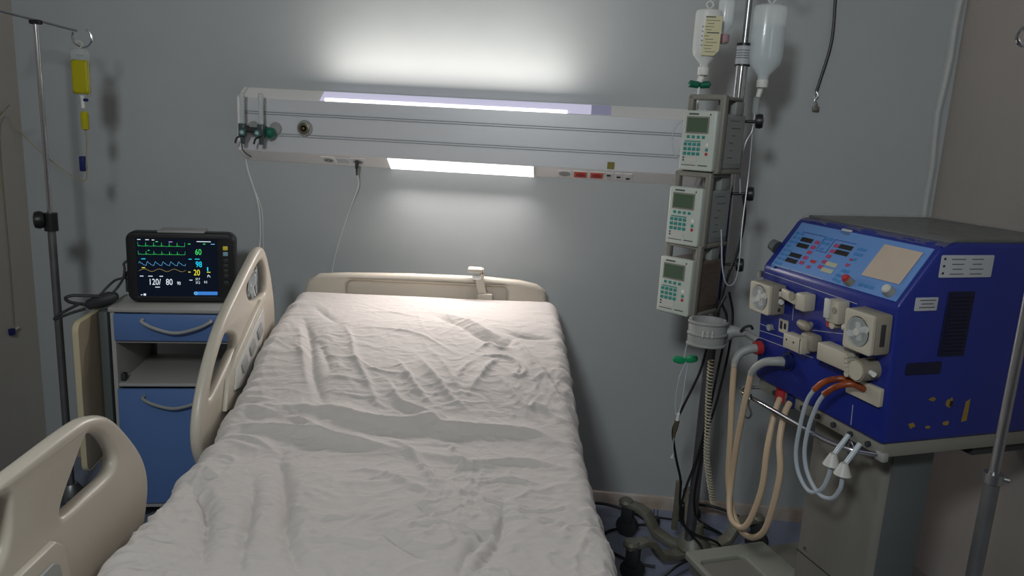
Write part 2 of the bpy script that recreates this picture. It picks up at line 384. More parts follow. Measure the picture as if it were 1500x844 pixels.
# flowmeters plugged into the unit
def flowmeter(x, y0, label, knobdir):
    t = thing('oxygen_flowmeter', label, 'flowmeter', (x, y0, 1.38), 0, 'flowmeters plugged into the left end of the bedhead panel')
    MB().lathe([(.0085, 0), (.0085, .085), (.010, .088), (.010, .1)], (0, -.045, .035), n=16).build('gauge_tube', 'gauge', t)
    MB().lathe([(.0035, 0), (.0035, .08)], (0, -.045, .037), n=8).build('gauge_core', 'label', t)
    MB().lathe([(.009, 0), (.009, .012), (.006, .014)], (0, -.045, .132), n=16).build('tube_cap', 'ltgrey', t)
    MB().box((0, -.045, .012), (.024, .026, .05), .004).cyl((0, -.045, -.014), (0, -.045, -.036), .009, .007).build('valve_body', 'dark_green', t)
    MB().cyl((0, -.04, .012), (0, -.004, .02), .011).build('probe', 'dark', t)
    k = MB().cyl((knobdir*.010, -.06, .008), (knobdir*.014, -.082, .006), .014, .012, n=18).build('knob', 'dark_green', t)
    MB().cyl((knobdir*.014, -.0815, .006), (knobdir*.0142, -.083, .006), .0095).build('knob_ring', 'teal', k)
    MB().cyl((knobdir*.014, -.0825, .006), (knobdir*.0142, -.084, .006), .006).build('knob_face', 'label', k)
    MB().tube([(-.008, -.045, -.01), (-.02, -.05, -.016), (-.026, -.052, -.035)], .0035, n=8).build('nozzle', 'dark', t)
    return t
M['dark_green'] = mat('dark slate green plastic', srgb(66, 78, 80), .4)
flowmeter(-1.222, YF-.010, 'left flowmeter with green knob, nearest the end of the bedhead panel', 1)
f2 = flowmeter(-1.152, YF-.010, 'right flowmeter, between the other flowmeter and the round gas outlet', 0)
MB().lathe([(.0, 0), (.019, .004), (.021, .02), (.010, .03)], (.014, -.02, .012), (.8, -.45, -.3)).build('green_cap', 'teal_d', f2)
MB().cyl((-.05, -.045, .015), (-.012, -.045, .014), .011).build('connector', 'dark', f2)

# ------------------------------------------------------------------ hospital bed
BED_O = (-.51, 2.62, 0); BED_R = math.radians(7)
bed = thing('hospital_bed', 'electric hospital bed with cream plastic rails and raised backrest, headboard against the wall', 'bed', BED_O, BED_R)
ZP = [(-2.2, .65), (-.98, .65), (-.86, .665), (-.77, .687), (-.565, .752), (-.315, .809), (-.055, .841), (.1, .848)]
def zprof(l): return np.interp(l, [a for a, _ in ZP], [b for _, b in ZP])
# mattress: a slab that follows the raised back
ls = list(np.linspace(-1.97, -.012, 40))
poly = [(l, float(zprof(l))-.036) for l in ls]+[(l, float(zprof(l))-.15) for l in ls[::-1]]
MB().prism(poly, 'x', -.452, .452, .012, 2).build('mattress', 'mattress', bed)
b = MB()
for s in (-1, 1): b.box((s*.38, -1.0, .40), (.05, 1.95, .06), .006)
for l in (-1.9, -1.3, -.7, -.1): b.box((0, l, .40), (.76, .05, .05), .006)
b.build('frame', 'steel_d', bed)
b = MB(); poly = [(l, float(zprof(l))-.155) for l in (-1.95, -.98, -.77, -.4, -.03)]
poly = poly+[(l, z-.02) for l, z in poly[::-1]]; b.prism(poly, 'x', -.43, .43); b.build('mattress_deck', 'grey_plastic', bed)
for s in (-1, 1):
    for l in (-1.7, -.35):
        lg = MB().box((s*.36, l, .25), (.05, .06, .26), .006).build('leg', 'steel_d', bed)
        MB().cyl((s*.36-.015, l, .06), (s*.36+.015, l, .06), .06, n=28).build('caster_wheel', 'dark', lg)
        MB().box((s*.36, l, .125), (.05, .07, .03), .005).build('caster_fork', 'grey_plastic', lg)
# headboard
hbp = [(-.435, .45), (-.452, .84), (-.44, .872), (-.40, .897), (-.30, .905), (-.07, .912), (.20, .913), (.33, .905), (.395, .893), (.428, .868), (.432, .84), (.42, .45)]
def smooth_poly(p, sub=4): return closed_spline(p, sub)
mwh = basis((0, .045, 0), (1, 0, 0), (0, 0, 1))
curve_plate('headboard', [hbp, rrect(-.30, .78, .285, .878, .02)], .042, .016, 'rail', bed, mwh, smooth=False)
hb = [c for c in bed.children if c.name.startswith('headboard')][0]
curve_plate('recess_panel', [rrect(-.305, .775, .29, .883, .02)], .012, .003, 'rail', hb, basis((0, .052, 0), (1, 0, 0), (0, 0, 1)), smooth=False)
# adjustment strap / handset hook clipped over the headboard
st = MB()
st.box((.165, .005, .944), (.052, .055, .014), .005).box((.190, .02, .925), (.014, .03, .045), .004)
st.box((.188, .003, .885), (.030, .012, .085), .004, rot=Matrix.Rotation(math.radians(-14), 3, 'Y')).box((.205, -.002, .846), (.052, .014, .024), .004)
sto = st.build('hook_bracket', 'rail', bed); sto['label'] = 'small cream hook bracket clipped over the headboard'
MB().box((.172, .002, .916), (.034, .018, .014), .003).build('bracket_latch', 'white', sto)
# footboard (below the frame)
curve_plate('footboard', [[(-.45, .4), (-.45, .82), (-.40, .86), (.40, .86), (.45, .82), (.45, .4)]], .04, .015, 'rail', bed, basis((0, -2.03, 0), (1, 0, 0), (0, 0, 1)), smooth=False)
# side rails on the left
RS = basis((-.511, 0, 0), (0, 1, 0), (0, 0, 1))
head_out = [(-.80, .52), (-.857, .574), (-.880, .64), (-.864, .715), (-.803, .803), (-.70, .893), (-.54, .970), (-.43, 1.018), (-.35, 1.047), (-.295, 1.035), (-.242, .96), (-.20, .85), (-.195, .75), (-.23, .66), (-.34, .59), (-.55, .53)]
h1 = [(-.482, .952), (-.43, .978), (-.36, 1.004), (-.315, .998), (-.288, .95), (-.292, .905), (-.32, .893), (-.41, .897), (-.465, .917)]
h2 = [(-.70, .850), (-.665, .862), (-.60, .838), (-.59, .805), (-.63, .79), (-.79, .728), (-.80, .745), (-.765, .795)]
r1 = curve_plate('side_rail', [head_out, h1, h2], .030, .013, 'rail', bed, RS); r1['label'] = 'head-end side rail'
front_out = [(-1.95, .72), (-1.93, .83), (-1.86, .885), (-1.75, .905), (-1.59, .909), (-1.44, .912), (-1.375, .906), (-1.31, .880), (-1.25, .825), (-1.19, .75), (-1.168, .69), (-1.178, .63), (-1.22, .565), (-1.32, .52), (-1.6, .51), (-1.85, .53), (-1.93, .60)]
fh = [(-1.378, .876), (-1.340, .855), (-1.306, .812), (-1.300, .785), (-1.325, .771), (-1.40, .770), (-1.472, .771), (-1.487, .778), (-1.478, .80), (-1.435, .842), (-1.40, .874)]
fh2 = [(-1.63, .884), (-1.618, .86), (-1.635, .80), (-1.69, .775), (-1.80, .775), (-1.83, .80), (-1.80, .85), (-1.73, .885)]
r2 = curve_plate('side_rail', [front_out, fh, fh2], .030, .013, 'rail', bed, RS); r2['label'] = 'foot-end side rail'
RI = basis((-.491, 0, 0), (0, 1, 0), (0, 0, 1))
bp = curve_plate('control_panel', [[(-1.80, .60), (-1.80, .735), (-1.78, .754), (-1.53, .754), (-1.508, .735), (-1.488, .62), (-1.50, .60)]], .014, .004, 'rail', r2, RI, smooth=False)
RI2 = basis((-.482, 0, 0), (0, 1, 0), (0, 0, 1))
bpp = curve_plate('button_panel', [[(-1.76, .62), (-1.745, .72), (-1.55, .727), (-1.533, .715), (-1.515, .62)]], .006, .002, 'grey_plastic', r2, RI2, smooth=False)
for k in range(3): MB().box((-.476, -1.575-.06*k, .675), (.006, .04, .05), .003).build('button', 'ltgrey', bpp)
hp = curve_plate('control_panel', [[(-.72, .66), (-.69, .745), (-.62, .79), (-.43, .872), (-.375, .892), (-.355, .872), (-.35, .80), (-.42, .70), (-.58, .63)]], .014, .004, 'rail', r1, RI, smooth=False)
hpp = curve_plate('button_panel', [[(-.66, .70), (-.64, .755), (-.44, .845), (-.385, .865), (-.372, .81), (-.43, .735), (-.56, .68)]], .006, .002, 'ltgrey', r1, RI2, smooth=False)
for k in range(3): MB().box((-.477, -.58+.075*k, .75+.028*k), (.005, .045, .035), .002, rot=Matrix.Rotation(math.radians(24), 3, 'X')).build('button', 'grey_plastic', hpp)
for r_, l in ((r1, -.5), (r2, -1.5)):
    MB().box((-.49, l-.15, .50), (.03, .04, .16), .005).box((-.49, l+.15, .50), (.03, .04, .16), .005).build('rail_arm', 'steel_d', r_)

# ------------------------------------------------------------------ sheet
RIDGES = [
 ([(-0.422, -0.764), (-0.346, -0.769), (-0.191, -0.77), (-0.092, -0.802), (0.008, -0.817), (0.068, -0.797), (0.107, -0.827), (0.187, -0.827), (0.311, -0.83), (0.389, -0.861), (0.451, -0.916)], 14, 0.022, 0.028),
 ([(-0.408, -0.869), (-0.318, -0.853), (-0.167, -0.889), (-0.075, -0.913), (0.021, -0.934)], 13, 0.02, 0.024),
 ([(0.039, -0.935), (0.104, -0.957), (0.163, -0.985), (0.191, -0.989), (0.306, -0.967), (0.39, -0.993), (0.459, -1.037)], 10, 0.018, 0.018),
 ([(-0.033, -0.876), (0.0, -0.903), (0.04, -0.944), (0.074, -1.017), (0.113, -1.097)], 6, 0.008, 0.01),
 ([(-0.097, -1.017), (-0.01, -1.048), (0.043, -1.091), (0.094, -1.127)], 4, 0.012, 0.012),
 ([(0.181, -1.058), (0.263, -1.058), (0.345, -1.067)], 4, 0.012, 0.012),
 ([(0.117, -0.892), (0.136, -0.905), (0.126, -0.94), (0.163, -0.985), (0.142, -1.03)], 5, 0.007, 0.008),
 ([(0.177, -1.093), (0.194, -1.158), (0.21, -1.218)], -3, 0.012, 0.012),
 ([(-0.431, -1.115), (-0.384, -1.175), (-0.354, -1.231), (-0.328, -1.311), (-0.286, -1.455)], -9, 0.014, 0.016),
 ([(-0.305, -1.078), (-0.28, -1.168), (-0.261, -1.263), (-0.243, -1.347), (-0.219, -1.451)], -7, 0.01, 0.012),
 ([(-0.287, -0.925), (-0.224, -1.121), (-0.176, -1.288), (-0.116, -1.439)], -8, 0.014, 0.014),
 ([(0.259, -1.143), (0.254, -1.263), (0.234, -1.335), (0.211, -1.393), (0.178, -1.447)], -7, 0.012, 0.014),
 ([(0.23, -1.278), (0.201, -1.32), (0.188, -1.354), (0.169, -1.433)], -5, 0.009, 0.011),
 ([(-0.021, -1.261), (0.018, -1.299), (0.054, -1.328), (0.094, -1.367), (0.132, -1.397)], -5, 0.014, 0.014),
 ([(0.061, -1.166), (0.095, -1.205), (0.122, -1.238)], -4, 0.01, 0.01),
 ([(-0.03, -1.261), (-0.0, -1.236), (0.041, -1.213)], 2.5, 0.006, 0.007),
 ([(-0.149, -1.322), (-0.056, -1.33), (0.024, -1.346)], 3, 0.008, 0.01),
 ([(-0.161, -1.231), (-0.072, -1.245), (-0.023, -1.213)], 2, 0.007, 0.007),
 ([(-0.306, -0.805), (-0.265, -0.824), (-0.221, -0.857), (-0.189, -0.88)], 7, 0.01, 0.014),
 ([(0.033, -0.209), (0.124, -0.28), (0.19, -0.354), (0.266, -0.404), (0.294, -0.381)], -10, 0.014, 0.012),
 ([(0.061, -0.193), (0.152, -0.254), (0.217, -0.335), (0.266, -0.369)], 5, 0.012, 0.01),
 ([(0.281, -0.34), (0.35, -0.348), (0.427, -0.363)], -7, 0.01, 0.014),
 ([(0.191, -0.437), (0.225, -0.407), (0.252, -0.432), (0.293, -0.429)], 6, 0.006, 0.007),
 ([(0.199, -0.475), (0.225, -0.486), (0.265, -0.483), (0.298, -0.506), (0.31, -0.554), (0.296, -0.587)], 6, 0.006, 0.007),
 ([(0.294, -0.374), (0.32, -0.413), (0.338, -0.477), (0.355, -0.551)], 6, 0.007, 0.009),
 ([(0.305, -0.493), (0.329, -0.552), (0.315, -0.586), (0.277, -0.578)], 5, 0.006, 0.006),
 ([(0.249, -0.497), (0.226, -0.536), (0.201, -0.593), (0.166, -0.673)], 7, 0.009, 0.012),
 ([(0.18, -0.503), (0.143, -0.566), (0.127, -0.627)], 4, 0.007, 0.008),
 ([(-0.39, -0.262), (-0.334, -0.399), (-0.307, -0.49), (-0.273, -0.613), (-0.217, -0.749)], -9, 0.012, 0.018),
 ([(-0.387, -0.333), (-0.336, -0.492), (-0.297, -0.614), (-0.275, -0.671)], 5, 0.012, 0.012),
 ([(-0.366, -0.178), (-0.314, -0.253), (-0.258, -0.322)], -4, 0.009, 0.009),
 ([(-0.245, -0.32), (-0.203, -0.415), (-0.176, -0.517), (-0.117, -0.642), (-0.063, -0.767)], 5, 0.008, 0.011),
 ([(-0.305, -0.424), (-0.258, -0.524), (-0.23, -0.6)], -5, 0.012, 0.012),
 ([(-0.045, -0.532), (-0.012, -0.596), (0.018, -0.653), (0.074, -0.733)], 6, 0.006, 0.012),
 ([(0.016, -0.503), (0.048, -0.572), (0.077, -0.62), (0.119, -0.695), (0.169, -0.745)], 7, 0.007, 0.014),
 ([(-0.064, -0.629), (-0.031, -0.694), (-0.009, -0.729), (0.065, -0.769), (0.149, -0.818)], 8, 0.008, 0.016),
 ([(0.022, -0.424), (0.083, -0.522), (0.12, -0.608), (0.141, -0.665), (0.169, -0.737)], 3, 0.007, 0.009),
 ([(0.327, -0.426), (0.357, -0.501), (0.396, -0.611), (0.427, -0.704), (0.455, -0.765)], 6, 0.01, 0.012),
 ([(0.245, -0.58), (0.289, -0.656), (0.323, -0.728), (0.373, -0.799)], 5, 0.01, 0.012),
 ([(0.353, -0.594), (0.382, -0.651), (0.419, -0.732)], -5, 0.01, 0.012),
 ([(0.312, -0.701), (0.335, -0.727), (0.354, -0.708), (0.405, -0.759), (0.455, -0.794)], 5, 0.006, 0.01),
 ([(-0.282, -0.501), (-0.226, -0.521), (-0.174, -0.53), (-0.115, -0.577), (-0.037, -0.598), (0.014, -0.61)], 3, 0.005, 0.007),
 ([(-0.188, -0.33), (-0.11, -0.337), (-0.011, -0.358), (0.077, -0.433), (0.133, -0.493)], 3, 0.006, 0.006),
 ([(-0.194, -0.199), (-0.107, -0.199), (0.006, -0.236)], 2.5, 0.006, 0.006),
 ([(0.203, -0.671), (0.228, -0.707), (0.258, -0.749)], -3, 0.01, 0.01),
 ([(-0.24, -0.611), (-0.169, -0.626), (-0.098, -0.651)], 2.5, 0.006, 0.006),
 ([(-0.37, -0.456), (-0.333, -0.505), (-0.299, -0.539)], 3, 0.007, 0.007),
 ([(0.347, -0.594), (0.385, -0.582), (0.416, -0.61)], 3, 0.008, 0.008),
 ([(-0.218, -0.686), (-0.144, -0.701), (-0.059, -0.714)], 2.5, 0.006, 0.007),
 ([(-0.281, -0.816), (-0.232, -0.837), (-0.193, -0.863), (-0.167, -0.88)], 6, 0.008, 0.012),
 ([(-0.45, -0.734), (-0.412, -0.727), (-0.356, -0.734)], 5, 0.008, 0.01),
 ([(-0.444, -0.782), (-0.412, -0.769), (-0.372, -0.783), (-0.315, -0.795)], 5, 0.008, 0.01),
 ([(-0.441, -0.854), (-0.401, -0.841), (-0.37, -0.849), (-0.335, -0.832)], 4, 0.008, 0.01),
 ([(-0.442, -0.893), (-0.391, -0.895), (-0.34, -0.915), (-0.268, -0.973)], 6, 0.01, 0.012),
 ([(-0.448, -0.94), (-0.411, -0.919), (-0.359, -0.944), (-0.318, -0.951)], 4, 0.008, 0.01),
 ([(-0.444, -1.012), (-0.411, -0.984), (-0.361, -1.005)], 4, 0.009, 0.01),
 ([(-0.441, -1.048), (-0.413, -1.069), (-0.371, -1.1)], 4, 0.008, 0.01),
 ([(-0.359, -0.743), (-0.366, -0.762), (-0.34, -0.769)], 3, 0.006, 0.006),
]
def sheet():
    NU, NL = 300, 470
    flat, R, drop = .425, .045, .16
    arc = R*PI/2
    us = np.linspace(-(flat+arc+drop), flat+arc+drop, NU)
    vs = np.concatenate([np.linspace(-2.0, -1.55, 50), np.linspace(-1.55, 0, NL-50-30)[1:], np.linspace(0, arc+.10, 31)])
    U_, V_ = np.meshgrid(us, vs)
    def wrap(u, f):   # position, dip, normal angle
        a = np.clip((np.abs(u)-f)/R, 0, PI/2); ext = np.maximum(np.abs(u)-f-arc, 0)
        pos = np.where(np.abs(u) <= f, np.abs(u), f+R*np.sin(a)); dip = R*(1-np.cos(a))+ext
        return np.sign(u)*pos, dip, a*np.sign(u)
    X, dx, ax = wrap(U_, flat)
    l0 = -.035
    v2 = np.maximum(V_-l0, 0); Y, dy, ay = wrap(v2, 0.0); Y = np.where(V_ > l0, l0+Y, V_)
    Z = zprof(Y)-dx-dy
    # wrinkles evaluated in the (s, l) chart of the bed
    S = np.where(np.abs(U_) <= flat, U_, np.sign(U_)*(flat+(np.abs(U_)-flat))); L = V_
    h = np.zeros_like(S)
    for pts, amp, w1, w2 in RIDGES:
        P = [(p.x, p.y) for p in spline([(x, y, 0) for x, y in pts], 4)]
        P = np.array(P); best = np.full(S.shape, 9.); sg = np.zeros_like(S); tt = np.zeros_like(S)
        n = len(P)-1; pad = .09
        msk = (S > P[:, 0].min()-pad) & (S < P[:, 0].max()+pad) & (L > P[:, 1].min()-pad) & (L < P[:, 1].max()+pad)
        s_, l_ = S[msk], L[msk]; bb = np.full(s_.shape, 9.); sgn = np.zeros_like(s_); par = np.zeros_like(s_)
        for i in range(n):
            a, c = P[i], P[i+1]; d = c-a; q = max((d@d), 1e-9)
            t = np.clip(((s_-a[0])*d[0]+(l_-a[1])*d[1])/q, 0, 1)
            ex, ey = s_-a[0]-t*d[0], l_-a[1]-t*d[1]; dist = np.hypot(ex, ey)
            cr = d[0]*(l_-a[1])-d[1]*(s_-a[0]); m = dist < bb
            bb = np.where(m, dist, bb); sgn = np.where(m, np.sign(cr), sgn); par = np.where(m, (i+t)/n, par)
        wid = np.where(sgn > 0, w1, w2)
        f = np.exp(-(bb/wid)**1.25)*np.clip(np.sin(PI*np.clip(par, .02, .98)), 0, 1)**.6
        h[msk] += amp*.001*f*(np.where(l_ < -1.0, 3.4, 2.0) if amp < 0 else np.where(l_ < -1.0, 2.6, 2.0))
    # fine crumple: warped ridged noise, stronger in the bunched zones
    nz = np.empty(S.shape); nb = np.empty(S.shape)
    Sf, Lf = S.ravel(), L.ravel(); o1 = np.empty(Sf.shape); o2 = np.empty(Sf.shape)
    nn = noise.noise
    for k in range(len(Sf)):
        x, y = Sf[k], Lf[k]
        wx = nn((x*4, y*4, 3.1)); wy = nn((x*4, y*4, 8.7))
        a = nn((x*9+wx*2.2, y*16+wy*2.2, 1.3)); c = nn((x*24+wx*3+y*8, y*34+wy*3, 5.3))
        e = nn((x*13-y*6+wy*2.6, y*13+x*7+wx*2.6, 9.3))
        o1[k] = max(0, 1-abs(a)*5)**1.5*.55+max(0, 1-abs(e)*5.5)**1.5*.5+max(0, 1-abs(c)*3.5)*.28+nn((x*60, y*70+wx*4, 2.2))*.12
        o2[k] = nn((x*3.1, y*3.7, 11.0))
    nz = o1.reshape(S.shape); nb = o2.reshape(S.shape)
    edge = np.clip((np.abs(U_)-.33)/.12, 0, 1); lt = np.where(U_ < 0, 1.0, .5)
    amp = .0040*(.6+.8*np.clip(nb+.2, 0, 1))
    calm = np.clip((L+.14)/.10, 0, 1); amp = amp*(1-.75*calm)
    amp = amp*(1+1.5*np.clip((-.95-L)/.15, 0, 1))
    h += nz*amp+nb*.004
    # pleats pulled over the long edges
    ph = np.empty(S.shape)
    base = np.array([nn((0.3, l*19, 4.4))+.5*nn((0.9, l*47, 7.7)) for l in vs])
    base2 = np.array([nn((5.3, l*21, 4.4))+.5*nn((3.9, l*43, 7.7)) for l in vs])
    prow = np.where(U_ < 0, base[:, None], base2[:, None])
    h += prow*.013*edge*lt*(1-calm)
    nx = np.sin(ax)*np.cos(ay); nyv = np.sin(ay); nzv = np.cos(ax)*np.cos(ay)
    X = X+nx*h*.9; Y = Y+nyv*h; Z = Z+nzv*h+.001
    ny_, nx_ = S.shape
    verts = np.stack([X, Y, Z], -1).reshape(-1, 3)
    idx = np.arange(ny_*nx_).reshape(ny_, nx_)
    faces = np.stack([idx[:-1, :-1], idx[:-1, 1:], idx[1:, 1:], idx[1:, :-1]], -1).reshape(-1, 4)
    me = bpy.data.meshes.new('bed_sheet')
    me.vertices.add(len(verts)); me.vertices.foreach_set('co', verts.ravel())
    me.loops.add(faces.size); me.loops.foreach_set('vertex_index', faces.ravel().astype(np.int32))
    me.polygons.add(len(faces)); me.polygons.foreach_set('loop_start', np.arange(0, faces.size, 4, dtype=np.int32)); me.polygons.foreach_set('loop_total', np.full(len(faces), 4, dtype=np.int32))
    me.update(calc_edges=True); me.validate()
    for p in me.polygons: p.use_smooth = True
    me.materials.append(M['sheet'])
    o = link(bpy.data.objects.new('bed_sheet', me)); o.location = BED_O; o.rotation_euler = (0, 0, BED_R)
    tag(o, 'wrinkled off-white cotton sheet tucked over the bed mattress', 'sheet')
sheet()

# ------------------------------------------------------------------ bedside cabinet
CO = (-1.52, 2.30, 0); CR = math.radians(13)
cab = thing('bedside_cabinet', 'blue and pale grey bedside cabinet under the patient monitor', 'cabinet', CO, CR)
W, D = .39, .36
MB().bb((-.004, -.008, .784), (W+.004, D, .800), .004).build('top', 'cab', cab)
for x in (0, W-.014): MB().bb((x, 0, .07), (x+.014, D-.004, .784), .002).build('side_panel', 'cab', cab)
MB().bb((.014, D-.012, .07), (W-.014, D-.004, .53), .001).build('back_panel', 'cab', cab)
MB().bb((.014, .004, .520), (W-.014, D-.012, .532), .002).build('shelf', 'cab', cab)
MB().bb((.014, .004, .07), (W-.014, D-.012, .088), .002).build('bottom_panel', 'cab', cab)
MB().bb((.014, .004, .676), (W-.014, D-.012, .684), .001).build('drawer_floor', 'cab', cab)
MB().bb((W-.05, D-.03, .532), (W-.03, D-.01, .684), .002).build('rear_post', 'mgrey_d', cab)
MB().bb((.018, D-.03, .532), (.034, D-.01, .684), .002).build('rear_post', 'mgrey_d', cab)
dr = MB().bb((.014, -.014, .688), (W-.012, .004, .780), .003).build('drawer', 'blue_cab', cab)
def bow(z0, x0, x1, dip):
    pts = [(x0, -.014, z0), (x0+.002, -.034, z0-.004), (x0+(x1-x0)*.2, -.042, z0-dip*.62), ((x0+x1)/2, -.044, z0-dip), (x1-(x1-x0)*.2, -.042, z0-dip*.62), (x1-.002, -.034, z0-.004), (x1, -.014, z0)]
    return MB().tube(pts, .0055, n=10)
bow(.763, .108, .325, .038).build('handle', 'grey_plastic', dr)
dd = MB().bb((.014, -.014, .094), (W-.012, .004, .516), .003).build('door', 'blue_cab', cab)
bow(.493, .100, .30, .034).build('handle', 'grey_plastic', dd)
for x in (.03, W-.03):
    for y in (.04, D-.04):
        l = MB().box((x, y, .062), (.03, .03, .02), .003).build('caster_plate', 'steel_d', cab)
        MB().cyl((x-.008, y, .026), (x+.008, y, .026), .026).build('caster_wheel', 'dark', l)
cl = MB().bb((.016, .02, .534), (.03, .045, .56), .003).build('shelf_bracket', 'dark', cab)
# folded overbed flap with its post
fp = curve_plate('folding_flap', [rrect(-.118, .262, .30, .772, .03)], .016, .0015, 'flap', cab, basis((-.062, 0, 0), (0, 1, 0), (0, 0, 1)), smooth=False); fp['label'] = 'beige folding tabletop hanging at the side'
curve_plate('flap_edging', [rrect(-.121, .259, .303, .775, .033), rrect(-.116, .264, .298, .770, .028)], .0175, .001, 'edge', fp, basis((-.062, 0, 0), (0, 1, 0), (0, 0, 1)), smooth=False)
MB().bb((-.048, .03, .07), (-.020, .075, .775), .004).build('flap_post', 'mgrey_d', cab)
MB().bb((-.054, .06, .765), (.0, .30, .775), .002).build('flap_hinge', 'steel_d', cab)
MB().bb((-.05, .04, .068), (-.0, .07, .085), .002).build('post_bracket', 'steel_d', cab)

# ------------------------------------------------------------------ patient monitor
MO = (-1.49, 2.35, .8035); MR = math.radians(17)
mon = thing('patient_monitor', 'black patient monitor with lit screen standing on the blue bedside cabinet', 'monitor', MO, MR)
mw = basis((0, 0, 0), (1, 0, 0), (0, 0, 1))       # z axis towards the viewer (-y)
curve_plate('case', [rrect(.0, .0, .350, .243, .030, 7)], .05, .008, 'black', mon, basis((0, .045, 0), (1, 0, 0), (0, 0, 1)), smooth=False)
MB().bb((.03, .06, .01), (.32, .135, .22), .02, 3).build('rear_housing', 'dark', mon)
fr_ = curve_plate('bezel', [rrect(.004, .004, .346, .239, .027, 7), rrect(.034, .021, .291, .221, .004)], .008, .0025, 'black', mon, basis((0, .018, 0), (1, 0, 0), (0, 0, 1)), smooth=False)
MB().bb((.10, .02, .240), (.25, .10, .2475), .003).build('top_handle', 'grey_plastic', mon)
scr = MB().bb((.032, .0175, .019), (.293, .021, .223)).build('screen', 'screen', mon)
YS = .0168
def mt(x, z): return basis((x, YS, z), (1, 0, 0), (0, 0, 1))
SX, SZ, SW, SH = .036, .024, .253, .195     # screen placement (x right, z up)
# screen coordinates: fractions taken over the display
def sp(fx, fz): return (SX+fx*SW, SZ+(1-fz)*SH)
def stext(s, fx, fz, size, m, sx=.74, bold=0.0, name='numeral'):
    x, z = sp(fx, fz); return text(name, s, size, m, scr, mt(x, z), .0001, sx, bold)
stext('60', .725, .264, .0285, 'g_green'); stext('98', .726, .484, .0285, 'g_cyan')
stext('20', .697, .632, .0285, 'g_yellow'); stext('120/', .123, .808, .030, 'g_white'); stext('80', .341, .808, .030, 'g_white')
stext('90', .482, .806, .016, 'g_white', bold=0.0)
stext('37.7', .718, .722, .0115, 'g_white', bold=0.0); stext('37.2', .718, .785, .0115, 'g_white', bold=0.0); stext('0.5', .828, .772, .0115, 'g_white', bold=0.0)
def trace(f, z0, m, x0=.015, x1=.600, n=240, r=.00035):
    pts = [(*[sp(x0+(x1-x0)*k/n, z0-f(k/n))[0:1]][0], YS-.0002, sp(x0+(x1-x0)*k/n, z0-f(k/n))[1]) for k in range(n+1)]
    return MB().tube(pts, r, n=4, smooth=False).build('waveform', m, scr)
def ecg(t, a=.06):
    p = (t*6+.42) % 1; y = .006*math.sin(t*40)*0
    if .40 < p < .44: y += a*(1-abs(p-.42)/.02)
    if .44 <= p < .47: y -= .015*(1-abs(p-.455)/.015)
    if .58 < p < .70: y += .014*math.sin((p-.58)/.12*PI)
    if .25 < p < .34: y += .008*math.sin((p-.25)/.09*PI)
    return y
def pleth(t):
    p = (t*6+.08) % 1
    return .075*(math.sin(min(p/.22, 1)*PI/2) if p < .22 else math.exp(-(p-.22)*3.2))+.014*math.exp(-((p-.52)/.06)**2)-.03
trace(lambda t: ecg(t, .07), .125, 'g_green'); trace(lambda t: ecg(t, .06), .270, 'g_green')
trace(pleth, .440, 'g_blue', r=.00045); trace(lambda t: .022*math.sin(t*2*PI*3.1-.5), .548, 'g_tan', r=.0004)
def dash(fx, fz, w, m, h=.012): 
    x, z = sp(fx, fz); return MB().bb((x, YS-.0002, z-h*SH/2), (x+w*SW, YS, z+h*SH/2)).build('caption', m, scr)
for fx, fz, w_, m_ in ((.01, .012, .04, 'g_white'), (.11, .014, .045, 'g_white'), (.19, .016, .03, 'g_white'), (.235, .045, .03, 'g_green'), (.40, .045, .045, 'g_mag'), (.75, .030, .18, 'g_white'),
        (.05, .350, .05, 'g_cyan'), (.05, .505, .04, 'g_yellow'), (.02, .655, .045, 'g_white'), (.125, .655, .055, 'g_white'), (.265, .655, .045, 'g_white'), (.205, .850, .06, 'g_white'), (.64, .076, .03, 'g_green'), (.83, .072, .03, 'g_green'), (.93, .072, .05, 'g_blue'),
        (.64, .345, .04, 'g_cyan'), (.72, .342, .06, 'g_cyan'), (.63, .575, .03, 'g_yellow'), (.64, .720, .04, 'g_white'), (.868, .575, .045, 'g_yellow'), (.02, .990, .02, 'g_white'), (.135, .20, .02, 'g_green')):
    dash(fx, fz, w_, m_)
dash(.872, .52, .014, 'g_cyan', .07); dash(.055, .985, .03, 'g_white', .035)
x, z = sp(.70, .955); bar = curve_plate('status_bar', [rrect(0, -.0065, .075, .0055, .002)], .0006, 0, 'g_bar', scr, mt(x, z), smooth=False)
curve_plate('status_icon', [[(.004+.006*math.cos(a), -.0005+.006*math.sin(a)) for a in np.linspace(0, 2*PI, 17)[:-1]], [(.004+.0035*math.cos(a), -.0005+.0035*math.sin(a)) for a in np.linspace(0, 2*PI, 17)[:-1]]], .0012, 0, 'g_blue', scr, mt(x, z), smooth=False)
MB().tube([(sp(.875, .665)[0], YS, sp(.875, .665)[1]), (sp(.885, .625)[0], YS, sp(.885, .625)[1]), (sp(.91, .665)[0], YS, sp(.91, .665)[1])], .0009, n=5).build('status_icon', 'g_white', scr)
for k, (m_, z) in enumerate((('g_keyy', .192), ('g_keyb', .172), ('dark', .148), ('dark', .130), ('dark', .112), ('dark', .094), ('dark', .070))):
    if m_ == 'g_keyy': M[m_] = mat('lit yellow key', srgb(150, 140, 40), .4, emit=srgb(200, 185, 60), estr=.25)
    if m_ == 'g_keyb': M[m_] = mat('lit grey blue key', srgb(90, 120, 130), .4, emit=srgb(120, 165, 180), estr=.2)
    MB().box((.318, .0135, z), (.016, .003, .014), .002).build('key', m_, mon)
MB().bb((.0, .04, .03), (-.012, .07, .10), .003).build('connector_block', 'dark', mon)

